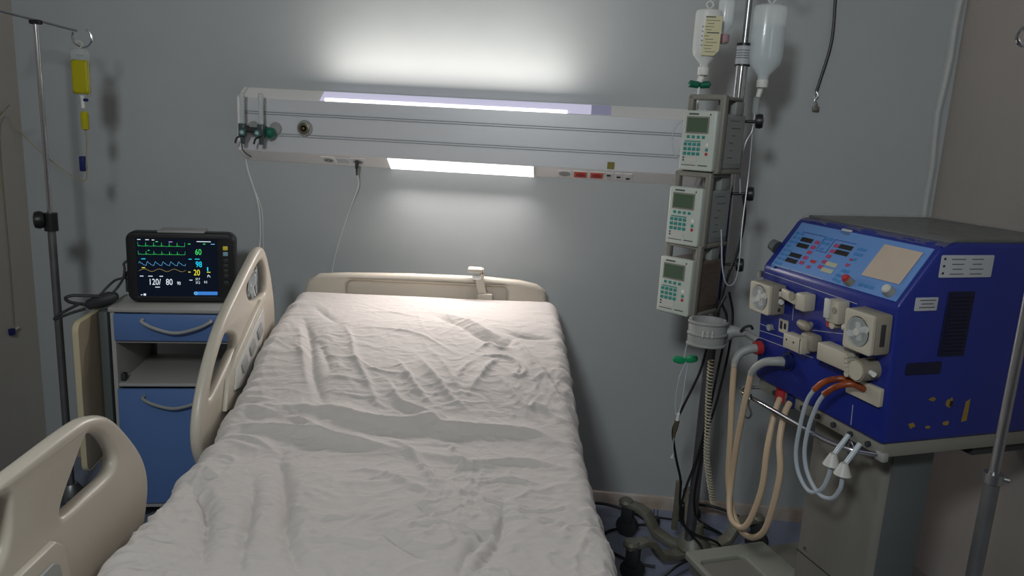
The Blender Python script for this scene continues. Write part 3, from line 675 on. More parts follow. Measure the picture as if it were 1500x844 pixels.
# finger sensor and its looped cable lying on the folded flap
pr_ = thing('finger_sensor', 'dark grey pulse sensor with looped cable lying left of the monitor', 'sensor', (-1.575, 2.33, .80))
MB().lathe([(.004, -.055), (.017, -.045), (.024, -.01), (.022, .03), (.012, .052), (.003, .056)], (.01, .0, .012), (.85, .25, .32), n=18).build('sensor_body', 'dark', pr_)
MB().tube([(-.035, -.02, .0), (-.065, -.05, .012), (-.075, -.06, .028), (-.055, -.05, .036), (-.02, -.03, .033), (.01, -.01, .03)], .0055, n=8).build('sensor_strap', 'dark', pr_)
MB().tube([(-.03, -.03, -.012), (-.06, -.07, -.022), (-.10, -.085, -.040), (-.085, -.075, -.022), (-.04, -.035, .008)], .005, n=8).build('cord_loop', 'dark', pr_)
MB().tube([(.03, .0, .022), (.05, .02, .05), (.07, .03, .085), (.075, .035, .12), (.07, .04, .135), (.082, .05, .148), (.092, .06, .15)], .0042, n=8).tube([(.0, .01, .03), (.02, .03, .06), (.045, .04, .08), (.092, .06, .088)], .0042, n=8).build('cable', 'dark', pr_)

# ------------------------------------------------------------------ cords on the wall
tag(MB().tube([(-1.262, 2.793, 1.29), (-1.255, 2.795, 1.24), (-1.216, 2.794, 1.112), (-1.209, 2.793, 1.0), (-1.212, 2.79, .95), (-1.19, 2.70, .80), (-1.15, 2.72, .62), (-1.14, 2.78, .3), (-1.14, 2.79, .05)], .003, n=8).tube([(-1.262, 2.793, 1.285), (-1.243, 2.795, 1.2), (-1.205, 2.795, 1.10), (-1.2, 2.795, 1.0), (-1.2, 2.795, .9)], .0018, n=6).build('power_cord', 'cable_w'), 'white cable hanging down the wall from the left end of the bedhead panel', 'cable')
cc = thing('call_cord', 'thin white cord with dark plug hanging from a socket left of the reading lamp', 'cable', (-.82, 2.765, 1.28))
MB().cyl((.002, -.012, .022), (.004, -.022, -.004), .007, .006).cyl((.004, -.022, -.004), (.004, -.02, -.03), .004, .003).build('plug', 'dark', cc)
MB().tube([(.004, -.02, -.02), (.002, .01, -.07), (-.03, .026, -.15), (-.065, .03, -.25), (-.10, .03, -.38), (-.11, .03, -.5)], .0018, n=6).build('cord', 'cable_w', cc)
bk = thing('broken_cable', 'black broken cable hanging down the right part of the back wall, bare end', 'cable', (.82, 2.79, 1.57))
MB().tube([(.03, 0, .75), (.012, 0, .55), (.008, .002, .40), (.015, .002, .275), (.012, .001, .20), (-.006, .001, .10), (-.014, .0, .06)], .0052, n=8).build('cable', 'black', bk)
MB().tube([(-.014, 0, .06), (-.008, -.004, .045), (-.018, -.004, .03), (-.012, -.004, .012)], .0022, n=6).tube([(-.014, 0, .06), (-.02, -.004, .04), (-.008, -.006, .02), (-.014, -.004, .008)], .0018, n=6).build('bare_wires', 'steel', bk)
MB().box((-.010, -.004, .002), (.022, .012, .018), .003).build('terminal_block', 'cast', bk)
# bundle of pale leads behind the head rail
ft = MB()
for k in range(7):
    a = random.uniform(-.6, .6); ft.tube([(random.uniform(-.02, .02), 0, random.uniform(-.05, 0)), (random.uniform(-.015, .015), .01, .03), (random.uniform(-.02, .02), .0, random.uniform(.05, .09))], .0035, n=6)
fo = ft.build('coiled_leads', 'cable_w'); fo.location = (-1.125, 2.52, .850)
tag(fo, 'bundle of pale leads standing on the cabinet behind the head rail of the bed', 'cable')

# ------------------------------------------------------------------ left drip stand
def star_base(t, r=.27, n=5, a0=0, zc=.07, cr=.028, matl='steel_d', cast=False):
    MB().lathe([(.03, 0), (.038, .01), (.034, .05), (.022, .07)], (0, 0, zc-.02), n=20).build('hub', matl, t)
    for k in range(n):
        a = a0+2*PI*k/n; c, s = math.cos(a), math.sin(a)
        l = MB().tube([(0, 0, zc), (.5*r*c, .5*r*s, zc), (r*c, r*s, zc-.005)], .012, n=10).build('leg', matl, t)
        w_ = MB().cyl((r*c-.010*s, r*s+.010*c, cr), (r*c+.010*s, r*s-.010*c, cr), cr, n=22).build('caster_wheel', 'dark', l)
        MB().box((r*c, r*s, cr+.022), (.02, .02, .026), .004, rot=Matrix.Rotation(a, 3, 'Z')).build('caster_fork', 'grey_plastic', l)
ivl = thing('drip_stand', 'slim chrome drip stand with black clamp knob at the left wall corner', 'drip stand', (-1.74, 2.35, 0))
MB().cyl((0, 0, .06), (0, 0, 1.06), .0125).build('lower_tube', 'steel_d', ivl)
MB().cyl((0, 0, 1.0), (0, 0, 1.700), .008).build('upper_tube', 'chrome', ivl)
MB().box((0, 0, 1.700), (.036, .02, .014), .004).build('top_joint', 'black', ivl)
ck = MB().cyl((0, 0, 1.035), (0, 0, 1.095), .021).build('clamp_collar', 'black', ivl)
MB().lathe([(.010, 0), (.026, .006), (.030, .018), (.026, .032), (.012, .036)], (-.012, -.008, 1.072), (-.8, -.6, .0), n=22).build('knob', 'black', ck)
MB().tube([(-.10, -.062, 1.727), (0, 0, 1.706), (.094, .062, 1.685)], .0036, n=8, smooth=False).build('cross_arm', 'steel', ivl)
def ring(c, r, u, a0, a1, n=22): 
    u = V(u).normalized(); return [V(c)+r*(u*math.cos(a)+Vector((0, 0, 1))*math.sin(a)) for a in np.linspace(math.radians(a0), math.radians(a1), n)]
MB().tube(ring((.116, .052, 1.664), .030, (1, .15, 0), 150, 420), .0036, n=8, smooth=False).build('hook', 'chrome', ivl)
MB().tube(ring((-.125, -.062, 1.700), .03, (1, .3, 0), 40, -110), .0036, n=8, smooth=False).build('hook', 'chrome', ivl)
star_base(ivl, .25, 5, .2)
# yellow bag
bg = thing('infusion_bag', 'clear infusion bag with bright yellow fluid hanging from the left drip stand', 'infusion bag', (-1.634, 2.40, 1.51))
MB().prism(rrect(-.031, -.030, .031, .120, .010), 'y', -.006, .006, .004).build('bag_film', 'bag', bg)
MB().prism(rrect(-.029, -.024, .029, .084, .010), 'y', -.011, .011, .008, 3).build('fluid', 'liq_y', bg)
MB().tube([(.0, 0, .118), (-.012, 0, .132), (0, 0, .142), (.012, 0, .132), (0, 0, .118)], .003, n=6).build('hanger', 'ltgrey', bg)
MB().box((0, 0, .108), (.026, .008, .018), .003).build('hanger_tab', 'ltgrey', bg)
MB().lathe([(.006, 0), (.006, .03), (.009, .04)], (0, 0, -.068), n=12).build('port', 'white', bg)
MB().cyl((.008, -.004, -.042), (.020, -.006, -.042), .005).build('port_cap', 'navy', bg)
MB().lathe([(.003, 0), (.0115, .004), (.0125, .055), (.006, .062)], (.003, 0, -.140), n=16).build('drip_chamber', 'liq_y', bg)
MB().tube([(.003, 0, -.14), (.004, 0, -.18), (-.002, 0, -.24), (-.006, 0, -.30), (-.030, -.01, -.30), (-.10, 0, -.265), (-.20, .02, -.20), (-.27, .04, -.14), (-.285, .05, -.10)], .0018, n=6).build('drip_line', 'tube_y', bg)
rc = MB().bb((-.022, -.010, -.275), (-.004, .010, -.225), .004).build('roller_clamp', 'navy', bg)
rc.rotation_euler = (0, 0, 0)
MB().tube([(-2.150, 2.55, 1.50), (-2.148, 2.62, 1.37), (-2.150, 2.66, 1.2), (-2.152, 2.66, .9), (-2.150, 2.65, .60)], .0016, n=6)
dl = thing('drip_line', 'thin yellowish tube hanging against the left wall with a small blue clamp at its end', 'tube', (-2.155, 2.63, .57))
MB().tube([(.225, -.18, .87), (.12, -.10, .83), (.025, .03, .84), (.008, .025, .78), (.006, .02, .6), (.006, .02, .3), (.006, .015, .03)], .0017, n=6).build('line', 'tube_y', dl)
MB().bb((-.004, .0, -.008), (.014, .02, .018), .003).build('clamp', 'navy', dl)
MB().cyl((.006, .02, .008), (.006, .045, .014), .004).build('clamp_tip', 'ltgrey', dl)

# ------------------------------------------------------------------ right-hand pump stand
MX, MY = .467, 2.40
mst = thing('pump_stand', 'tall steel pole stand carrying three infusion pumps, cast base on casters', 'drip stand', (MX, MY, 0))
MB().cyl((0, 0, .10), (0, 0, .95), .0175).build('lower_tube', 'steel_d', mst)
MB().cyl((0, 0, .95), (0, 0, 1.68), .0175).build('middle_tube', 'chrome', mst)
MB().cyl((0, 0, 1.66), (0, 0, 2.02), .0095).build('upper_tube', 'steel', mst)
cr_ = MB().cyl((0, 0, 1.672), (0, 0, 1.728), .0215).build('collar', 'label', mst)
MB().cyl((0, 0, 1.726), (0, 0, 1.734), .0225).cyl((0, 0, 1.668), (0, 0, 1.673), .0225).build('collar_band', 'black', cr_)
for k, z in enumerate((1.712, 1.704, 1.697, 1.690)): MB().cyl((0, 0, z), (0, 0, z+.002), .0217).build('print_line', 'ink', cr_)
MB().box((.026, -.004, 1.71), (.012, .016, .05), .003).build('collar_lever', 'black', mst)
MB().tube([(-.17, -.03, 1.955), (-.14, -.025, 1.93), (-.10, -.015, 1.965), (0, 0, 2.0), (.08, -.01, 1.965), (.11, -.012, 1.935), (.135, -.015, 1.965)], .004, n=8).tube([(-.10, 0, 1.93), (-.065, .0, 1.915), (-.04, 0, 1.95), (0, 0, 2.0)], .004, n=8).build('hook_arm', 'chrome', mst)
MB().cyl((0, 0, 2.0), (0, 0, 2.02), .014).build('top_cap', 'black', mst)
# cast base: five cranked legs
hub = MB().lathe([(.055, 0), (.060, .012), (.045, .045), (.028, .06), (.026, .095), (.019, .10)], (.02, .02, .055), n=24).build('hub', 'cast', mst)
MB().bb((-.05, .085, .08), (-.028, .098, .27), .004).build('rear_bracket', 'cast', mst)
def cast_leg(dx, dy, R):
    L_ = math.hypot(dx, dy); ux, uy = dx/L_, dy/L_
    prof_ = [(.03, .062), (.13*R, .055), (.33*R/.3*.3, .060), (.52*R, .075), (.66*R, .128), (.80*R, .140), (1.06*R, .136), (1.08*R, .118), (.82*R, .120), (.70*R, .105), (.56*R, .050), (.33*R, .036), (.03, .036)]
    b = MB(); b.prism(prof_, 'y', -.022, .022, .004)
    bmesh.ops.transform(b.bm, matrix=Matrix.Rotation(math.atan2(uy, ux), 4, 'Z') @ Matrix.Identity(4), verts=b.bm.verts)
    bmesh.ops.translate(b.bm, vec=(.02, .02, 0), verts=b.bm.verts)
    l = b.build('leg', 'cast', mst)
    ex, ey = .02+ux*R, .02+uy*R
    MB().lathe([(.026, 0), (.028, .006), (.022, .016)], (ex, ey, .128), n=18).build('leg_cap', 'cast', l)
    ca = 1.15; cx, cy = math.cos(ca), math.sin(ca)
    MB().cyl((ex-.012*cx+.01, ey-.012*cy, .040), (ex+.012*cx+.01, ey+.012*cy, .040), .040, n=26).build('caster_wheel', 'dark', l)
    MB().box((ex+.008, ey, .088), (.034, .046, .072), .008, rot=Matrix.Rotation(ca, 3, 'Z')).build('caster_fork', 'dark', l)
for dx, dy in ((-.27, .17), (-.19, -.12), (.235, .115), (.02, .30)): cast_leg(dx, dy, .27 if dx < .2 else .26)

# clear bottles hanging from the stand
def bottle(name, label, x, y, zb, rx, ry, h, level, m, cap='white', grp='bottles hanging from the pump stand'):
    t = thing(name, label, 'bottle', (x, y, zb), 0, grp)
    prof_ = [(.30, 0), (.32, .012), (.34, .05), (.92, .20), (1.0, .30), (1.0, .90), (.94, .965), (.70, .99), (.1, 1.0)]
    b = MB(); b.lathe([(r*rx, z*h) for r, z in prof_], n=32)
    bmesh.ops.scale(b.bm, vec=(1, ry/rx, 1), verts=b.bm.verts); b.build('body', m, t)
    lp = [(r*rx*.93, z*h*.985+.003) for r, z in prof_ if z < level]+[(.93*rx, level*h)]
    b = MB(); b.lathe(lp, n=28); bmesh.ops.scale(b.bm, vec=(1, ry/rx, 1), verts=b.bm.verts); b.build('fluid', 'liq', t)
    c = MB().lathe([(.016, 0), (.017, .004), (.017, .022), (.014, .024)], (0, 0, -.024), n=20).build('cap', cap, t)
    MB().cyl((0, 0, -.028), (0, 0, -.024), .012).build('cap_seal', 'beige_d', c)
    MB().tube([(0, 0, h*.99), (-.010, 0, h+.012), (0, 0, h+.022), (.010, 0, h+.012), (0, 0, h*.99)], .0025, n=6).build('hanging_ring', m, t)
    return t
bR = bottle('infusion_bottle', 'large clear plastic bottle two-thirds full, hanging right of the pole', .529, 2.385, 1.632, .050, .034, .214, .72, 'bottle')
MB().lathe([(.003, 0), (.009, .006), (.0095, .05), (.004, .056)], (-.012, 0, -.105), n=14).build('drip_chamber', 'clear', bR)
MB().cyl((-.008, 0, -.052), (-.003, 0, -.026), .007, .009).build('spike', 'white', bR)
MB().tube([(-.012, 0, -.10), (-.014, -.002, -.15), (-.030, -.004, -.19), (-.038, -.006, -.26), (-.03, -.01, -.34)], .0022, n=6).build('drip_line', 'tube', bR)
bL = bottle('infusion_bottle', 'frosted white bottle with a yellow and white printed label, hanging over the top pump', .352, 2.385, 1.660, .039, .030, .165, .52, 'bottle2')
M['label_y'] = mat('cream printed label', srgb(206, 200, 160), .5)
lb = curve_plate('label', [[(-.016, .030), (.020, .030), (.034, .045), (.036, .142), (-.012, .142)]], .001, 0, 'label_y', bL, basis((0, -.0305, 0), (1, 0, 0), (0, 0, 1)), smooth=False)
for k in range(12):
    z = .137-k*.0088; wd = (.028, .038, .020, .026, .016, .036, .014, .024, .032, .028, .020, .030)[k]; x0 = -.012+(k % 3)*.003
    MB().bb((x0, -.0316, z), (x0+wd, -.031, z+(.003 if k in (0, 5) else .0013))).build('print_line', 'ink', lb)
for k in range(5): MB().bb((-.020, -.0300, .110-k*.013), (-.016, -.0285, .112-k*.013)).build('scale_mark', 'ink', bL)
# green winged spike and line below the left bottle
wn = MB()
for s in (-1, 1): 
    b = MB(); wn.lathe([(.001, -.020), (.010, -.014), (.011, .012), (.001, .018)], (s*.017-.008, -.002, -.052), (s, 0, .12), n=14)
wn.build('green_wing_spike', 'teal_d', bL)
MB().cyl((-.008, 0, -.045), (-.002, 0, -.026), .010).cyl((-.008, 0, -.09), (-.008, 0, -.045), .004).cyl((-.009, 0, -.125), (-.008, 0, -.095), .0055).build('spike_stem', 'white', bL)
MB().tube([(-.009, 0, -.12), (-.012, -.01, -.155), (-.05, -.02, -.16), (-.075, -.02, -.20), (-.066, -.03, -.26), (-.03, -.06, -.28)], .002, n=6).build('drip_line', 'tube', bL)
bS = bottle('infusion_bottle', 'small clear vial with a pinkish cap hanging behind the frosted bottle, at the top edge', .407, 2.42, 1.760, .024, .018, .100, .35, 'bottle', 'pinkc')

# ------------------------------------------------------------------ infusion pumps
def pump(loc, label, casem):
    w_, d, h = .118, .150, .165
    t = thing('infusion_pump', label, 'infusion pump', loc, math.radians(51), 'infusion pumps stacked on the pole stand')
    # local x = depth to the back, y = to the left along the face, z up
    MB().bb((.022, .004, .004), (d, w_-.004, h-.004), .005).build('case', casem, t)
    fp_ = MB().bb((-.014, .008, -.004), (.012, w_, h+.002), .006, 3).build('face_panel', 'pumpw', t)
    # handle frame: a taupe band round the case and a grip above
    MB().bb((.006, -.003, -.006), (.028, .016, h+.046), .005).bb((.006, w_-.017, h-.004), (.028, w_+.001, h+.046), .005).bb((.006, -.003, h+.032), (.028, w_+.001, h+.048), .006).bb((.055, .030, h-.006), (.075, .050, h+.044), .004).bb((.012, .0, h+.034), (.120, .050, h+.045), .005).bb((.008, 0, -.010), (d, w_, .004), .004).build('handle', 'pumph', t)
    MB().bb((.085, .004, h-.006), (.135, .048, h+.036), .005).build('rear_block', 'pumpc', t)
    X = -.0145
    def fq(y0, y1, z0, z1, m, name, th=.002, par=fp_): return MB().bb((X-th, w_-y1, z0), (X+.001, w_-y0, z1), min(.0008, th*.4), 1).build(name, m, par)
    fq(.014, .088, .102, .150, 'pumph', 'display_frame', .0015); fq(.018, .084, .106, .146, 'lcd', 'display', .0022)
    fq(.020, .052, .1545, .159, 'ink', 'printed_name', .0006); fq(.088, .092, .153, .158, 'ink', 'printed_mark', .0006)
    for k in range(4): fq(.020+.0165*k, .029+.0165*k, .088, .096, 'teal', 'key')
    fq(.014, .066, .078, .081, 'teal', 'printed_line', .0006)
    for r in range(3):
        for k in range(4): fq(.012+.0145*k, .0225+.0145*k, .0665-.0135*r, .0755-.0135*r, 'teal', 'key')
    fq(.084, .093, .066, .076, 'white', 'key'); fq(.084, .092, .053, .061, 'teal', 'key'); fq(.084, .092, .041, .049, 'red', 'key')
    for z in (.030, .022): fq(.012, .017, z, z+.005, 'ink', 'indicator', .0008)
    fq(.022, .060, .018, .034, 'ltgrey', 'printed_panel', .0006)
    fq(.010, .056, .010, .012, 'ink', 'printed_line', .0006); fq(.064, .094, .010, .013, 'ink', 'printed_line', .0006)
    # side: printed plate
    sl = MB().bb((.040, .0035, .020), (.142, .0045, .152)).build('side_label', 'pumpc' if casem == 'pumpc' else casem, t)
    for k in range(6):
        z = .142-k*.021; x0 = .060+(k*37 % 5)*.004; MB().bb((x0, .0028, z), (x0+(.05, .055, .018, .022, .014, .03)[k], .0036, z+.0018)).build('printed_line', 'ink', sl)
    # pole clamp behind
    c = MB().box((d+.022, .050, .110), (.045, .040, .050), .006).build('pole_clamp', 'dark', t)
    return t
pumps = []
P1 = pump((.392, 2.217, 1.361), 'top infusion pump of three, white face with dark green display', 'pumpc')
P2 = pump((.374, 2.220, 1.141), 'middle infusion pump of three, side printed with instructions', 'pumpc')
P3 = pump((.366, 2.215, .930), 'lowest infusion pump of three, brownish smeared side', 'pumpc_d')
for P, (kx, kz) in zip((P1, P2, P3), ((.528, 1.509), (.526, 1.291), (.520, 1.069))):
    R_ = P.matrix_basis.inverted(); bpy.context.view_layer.update()
    mi = (Matrix.Translation(P.location) @ Matrix.Rotation(math.radians(51), 4, 'Z')).inverted()
    a, b_, c_ = (mi @ Vector(p) for p in ((.48, 2.385, kz-.003), (kx+.002, 2.37, kz), (kx+.012, 2.36, kz)))
    cl = [c for c in P.children if c.name.startswith('pole_clamp')][0]
    MB().cyl(a, b_, .0045).build('clamp_screw', 'black', cl)
    MB().lathe([(.008, -.012), (.020, -.010), (.022, 0), (.020, .010), (.006, .012)], b_, (b_-a).normalized(), n=20).build('knob', 'black', cl)
# instruction levers / cords near the pumps
tag(MB().tube([(.505, 2.36, 1.29), (.520, 2.37, 1.22), (.512, 2.37, 1.12), (.490, 2.37, 1.03), (.480, 2.372, .95), (.500, 2.37, .90), (.500, 2.37, .82), (.49, 2.37, .70), (.475, 2.365, .55), (.455, 2.36, .42), (.425, 2.35, .30), (.42, 2.35, .20), (.47, 2.35, .15), (.55, 2.36, .12), (.60, 2.40, .05), (.64, 2.46, .012)], .0042, n=8).build('power_cord', 'black'), 'black power cord running down the pole from the middle pump to the base', 'cable')
tag(MB().tube([(.488, 2.36, .97), (.470, 2.36, .92), (.452, 2.36, .84), (.435, 2.36, .72), (.395, 2.36, .60), (.372, 2.36, .53), (.368, 2.36, .50), (.376, 2.36, .455), (.39, 2.36, .40), (.41, 2.36, .33), (.415, 2.355, .25), (.44, 2.35, .17), (.50, 2.33, .10), (.40, 2.22, .10), (.32, 2.18, .04), (.30, 2.20, .012), (.25, 2.28, .010)], .0042, n=8).build('power_cord', 'black'), 'black power cord bulging out left of the pole towards a yellowed connector', 'cable')
tag(MB().tube([(.50, 2.375, .98), (.520, 2.375, .90), (.518, 2.37, .78), (.500, 2.37, .62), (.478, 2.37, .50), (.470, 2.37, .42), (.462, 2.37, .30), (.47, 2.38, .22), (.50, 2.42, .16), (.62, 2.60, .02), (.52, 2.68, .012), (.36, 2.70, .012)], .004, n=8).build('power_cord', 'black'), 'black power cord hanging straight behind the coiled white cord', 'cable')
tag(MB().tube([(.12, 2.70, .045), (.2, 2.70, .045), (.30, 2.66, .04), (.34, 2.64, .03)], .006, n=8).tube([(.46, 2.68, .09), (.60, 2.68, .085), (.70, 2.66, .06), (.76, 2.63, .02)], .006, n=8).build('power_cord', 'dark'), 'dark cable lying along the skirting behind the cast base', 'cable')
pg = thing('mains_plug', 'black mains plug with two pins standing on the floor by the back wall', 'plug', (.375, 2.62, 0))
MB().box((0, 0, .028), (.036, .034, .052), .008).build('plug_body', 'black', pg)
MB().cyl((-.006, 0, .05), (-.006, 0, .085), .0022, n=8).cyl((.008, 0, .05), (.008, 0, .085), .0022, n=8).build('pin', 'chrome', pg)
MB().tube([(-.01, 0, .02), (-.05, 0, .016), (-.11, -.02, .010), (-.18, -.06, .007), (-.2, -.15, .007), (-.10, -.24, .007), (-.02, -.26, .007)], .005, n=8).build('cable', 'black', pg)
# yellowed connector held beside the pole
yc = thing('line_connector', 'small yellowed connector dangling left of the pole above the floor', 'connector', (.375, 2.34, .52))
MB().cyl((0, 0, .03), (-.004, 0, -.005), .008, .007).cyl((-.004, 0, -.005), (-.006, 0, -.03), .006, .004).build('body', 'brass', yc)
MB().cyl((.002, 0, .055), (0, 0, .03), .005).build('collar', 'white', yc)
MB().tube([(-.006, 0, -.03), (-.006, -.003, -.06), (.0, -.003, -.09)], .0016, n=6).cyl((-.002, -.003, -.085), (-.004, -.003, -.10), .002, .007).build('drop_line', 'tube', yc)
# green tab clip with twin lines
gc = thing('line_clip', 'green winged clip on thin clear lines hanging beside the pole', 'clip', (.382, 2.35, .755))
b = MB()
for s in (-1, 1): b.lathe([(.001, -.022), (.011, -.016), (.013, .0), (.010, .016), (.001, .02)], (s*.020, 0, -s*-.003), (s, 0, .15), n=12)
bmesh.ops.scale(b.bm, vec=(1, .4, 1), verts=b.bm.verts); b.build('wings', 'green_c', gc) if 'green_c' in M else (M.__setitem__('green_c', mat('bright green plastic', srgb(24, 150, 96), .35)), b.build('wings', 'green_c', gc))
MB().tube([(-.004, 0, .0), (.0, 0, .05), (.010, 0, .105), (.016, 0, .14)], .002, n=6).tube([(.002, 0, -.01), (-.012, 0, -.06), (-.018, 0, -.13), (-.012, 0, -.19)], .002, n=6).tube([(.010, 0, -.01), (.006, 0, -.08), (.004, 0, -.14), (-.004, 0, -.19)], .002, n=6).build('lines', 'tube', gc)
# coiled ivory cord
def coil(name, path, rc, turns, r, m):
    P = spline(path, 30); n = int(turns*9); out = []
    ls = [0]
    for a, c in zip(P, P[1:]): ls.append(ls[-1]+(c-a).length)
    for i in range(n+1):
        d = ls[-1]*i/n; k = max(j for j in range(len(ls)) if ls[j] <= d+1e-9); k = min(k, len(P)-2)
        q = P[k].lerp(P[k+1], (d-ls[k])/max(ls[k+1]-ls[k], 1e-6)); a = 2*PI*turns*i/n
        out.append(q+Vector((math.cos(a)*rc, math.sin(a)*rc, 0)))
    return MB().tube(out, r, n=5, smooth=False).build(name, m)
tag(coil('spiral_cable', [(.402, 2.33, .92), (.394, 2.33, .87), (.386, 2.33, .82)], .0055, 13, .0022, 'coil'), 'short ivory coiled cord below the lowest pump', 'cord')
tag(coil('spiral_cable', [(.455, 2.31, .77), (.46, 2.31, .65), (.468, 2.31, .55), (.475, 2.31, .45), (.495, 2.32, .36), (.520, 2.34, .27)], .0085, 46, .0028, 'coil'), 'long ivory coiled cord hanging in front of the pole below the grey clamp', 'cord')
# clear infusion line looping past the pumps
tag(MB().tube([(.505, 2.33, 1.47), (.508, 2.33, 1.35), (.50, 2.3, 1.2), (.495, 2.26, 1.09), (.475, 2.2, 1.045), (.45, 2.18, 1.04), (.43, 2.17, 1.09), (.415, 2.17, 1.2)], .0018, n=6).build('infusion_line', 'tube'), 'thin clear line looping down beside the middle and lowest pumps', 'tube')

# ------------------------------------------------------------------ foreground drip stand at the right edge
fs = thing('drip_stand', 'dull steel drip stand in front of the blue machine, at the right edge', 'drip stand', (.735, 1.25, 0))
MB().cyl((0, 0, .05), (0, 0, .915), .0125).build('lower_tube', 'steel_d', fs)
MB().cyl((0, 0, .9), (0, 0, 1.70), .0082).build('upper_tube', 'steel', fs)
cc2 = MB().cyl((0, 0, .905), (0, 0, .922), .0155).build('collar', 'steel', fs)
MB().cyl((.012, 0, .913), (.024, -.006, .913), .004).build('collar_screw', 'steel_d', cc2)
MB().tube([(.0, 0, 1.69), (-.03, .01, 1.675), (-.055, .02, 1.655), (-.063, .02, 1.64)], .0035, n=8).tube(ring((-.070, .02, 1.628), .0125, (1, .2, 0), 80, 400), .0035, n=8, smooth=False).build('hook', 'chrome', fs)
star_base(fs, .26, 5, .9)

# ------------------------------------------------------------------ dialysis machine
th = math.radians(22.6)
mac = thing('dialysis_machine', 'royal blue dialysis machine with sloping keypad console on a taupe column', 'dialysis machine', (.727, 1.661, 0), th)
Z0 = .791; Wd = .482
def L(a, b, z): return Vector((b, a, z+Z0))     # a: along the front to the far end, b: depth, z above the housing floor
# body: prism in (b, z) along a
bodyp = [(0, 0), (-.019, .325), (.072, .449), (.085, .460), (.12, .464), (.52, .462), (.54, .44), (.54, 0)]
b = MB(); b.prism([(Wd_, z+Z0) for Wd_, z in bodyp], 'y', 0, Wd, .010, 3); body = b.build('housing', 'mblue', mac)
# axes of the two fronts
ef = Vector((-.019, 0, .325)).normalized()          # up the lower front (local x=b, y=a, z)
ec = Vector((.091, 0, .124)).normalized()           # up the console
left = Vector((0, -1, 0))                            # viewer's right on the front = towards a=0
def FM(a, z, out=0):    # frame on the lower front; x to viewer's right, y up, z outwards
    n = left.cross(ef); p = L(a, -.019*z/.325, z)+n*out; return basis(p, left, ef)
def CM(a, z, out=0):
    n = left.cross(ec); t_ = (z-.325)/.124; p = L(a, -.019+.091*t_, z)+n*out; return basis(p, left, ec)
def SM(b_, z, out=0):   # right side, a = 0; x to viewer's right = +b, normal = -a
    p = L(0, b_, z)+Vector((0, -out, 0)); return basis(p, (1, 0, 0), (0, 0, 1))
def plate(name, mw, w_, h, th_, m, par, r=.002, bev=.0004, cx=0, cy=0):
    return curve_plate(name, [rrect(cx-w_/2, cy-h/2, cx+w_/2, cy+h/2, min(r, w_*.45, h*.45), 3)], th_, bev, m, par, mw, smooth=False)
def boxon(mw, c, d, bev=.003, rot=None):
    b = MB(); b.box(c, d, bev, 2, rot); bmesh.ops.transform(b.bm, matrix=mw, verts=b.bm.verts); return b
def cylon(mw, a, c, r0, r1=None, n=24):
    b = MB(); b.cyl(a, c, r0, r1, n); bmesh.ops.transform(b.bm, matrix=mw, verts=b.bm.verts); return b
# top cover and base plate
MB().bb(L(.012, .10, .462), L(Wd-.012, .52, .468), .003).build('top_cover', 'mgrey_d', mac)
MB().bb(L(.006, .012, -.034), L(Wd-.006, .52, 0), .003).build('base_plate', 'mgrey', mac)
bpl = [c for c in mac.children if c.name.startswith('base_plate')][0]
for k in range(7):
    MB().cyl(L(.05+.058*k, .013, -.018), L(.05+.058*k, .005, -.018), .007, n=12).build('plate_screw', 'dark', bpl)
# console keypad film
con = curve_plate('console_panel', [[(-.216, -.004), (.222, -.004), (.220, .140), (-.219, .140)]], .003, .0006, 'mpanel', mac, CM(.235, .335, .001), smooth=False)
def cz(z): return (z-.335)*math.hypot(.091, .124)/.124     # height on the console from z
def cx(a): return .235-a
OC = CM(.235, .335, .003)
def key(a, z, w_, h, m, name='key', th_=.002, out=0): 
    b = MB(); b.box((cx(a), cz(z), out+.0002), (w_, h, th_), .0006, 1); bmesh.ops.transform(b.bm, matrix=OC, verts=b.bm.verts); return b.build(name, m, con)
for a, z in ((.389, .408), (.389, .393), (.389, .367), (.389, .353), (.248, .412), (.248, .398)): key(a, z, .044, .013, 'black', 'readout')
for a, z in ((.349, .408), (.350, .395), (.350, .382), (.350, .368), (.350, .355), (.280, .411), (.280, .397), (.280, .384), (.280, .370), (.281, .357)): key(a, z, .016, .010, 'pink')
key(.316, .364, .019, .009, 'red2' if 'red2' in M else 'red'); key(.318, .350, .012, .009, 'pink')
key(.253, .368, .038, .012, 'cream', 'readout') if 'cream' in M else (M.__setitem__('cream', mat('dim cream readout', srgb(170, 172, 150), .4)), key(.253, .368, .038, .012, 'cream', 'readout'))
key(.253, .353, .040, .012, 'cream', 'readout')
rnd = random.Random(3)
for a, z in [(.438-.0*i, .420-.0115*i) for i in range(9)]: key(a+.001, z, .014, .007, 'mpanel2'); 
for a, z in [(.420, .420-.0115*i) for i in (0, 1, 2, 4, 5, 6, 7)]: key(a, z, .012, .007, 'mpanel2')
for a, z in ((.328, .422), (.312, .422), (.328, .410), (.312, .410), (.320, .396), (.205, .415), (.190, .415), (.205, .403), (.190, .403), (.198, .391), (.205, .362), (.192, .362), (.212, .350), (.198, .349), (.212, .340), (.196, .338), (.128, .344), (.112, .344), (.096, .344)):
    key(a, z, .012, .008, 'mpanel2')
key(.205, .376, .012, .008, 'pink'); key(.205, .389, .012, .005, 'red')
for a0, a1, z0, z1 in ((.425, .335, .4255, .4255), (.335, .335, .4255, .393), (.298, .298, .424, .390), (.298, .225, .424, .424), (.298, .335, .390, .390)):
    b = MB(); b.box(((cx(a0)+cx(a1))/2, (cz(z0)+cz(z1))/2, 0), (abs(a0-a1)+.0012, abs(cz(z0)-cz(z1))+.0012, .0006)); bmesh.ops.transform(b.bm, matrix=OC, verts=b.bm.verts); b.build('printed_line', 'mblue', con)
for a0, a1 in ((.435, .375), (.365, .325), (.318, .245)): key((a0+a1)/2, .333, a0-a1, .0015, 'label', 'printed_line', .0006)
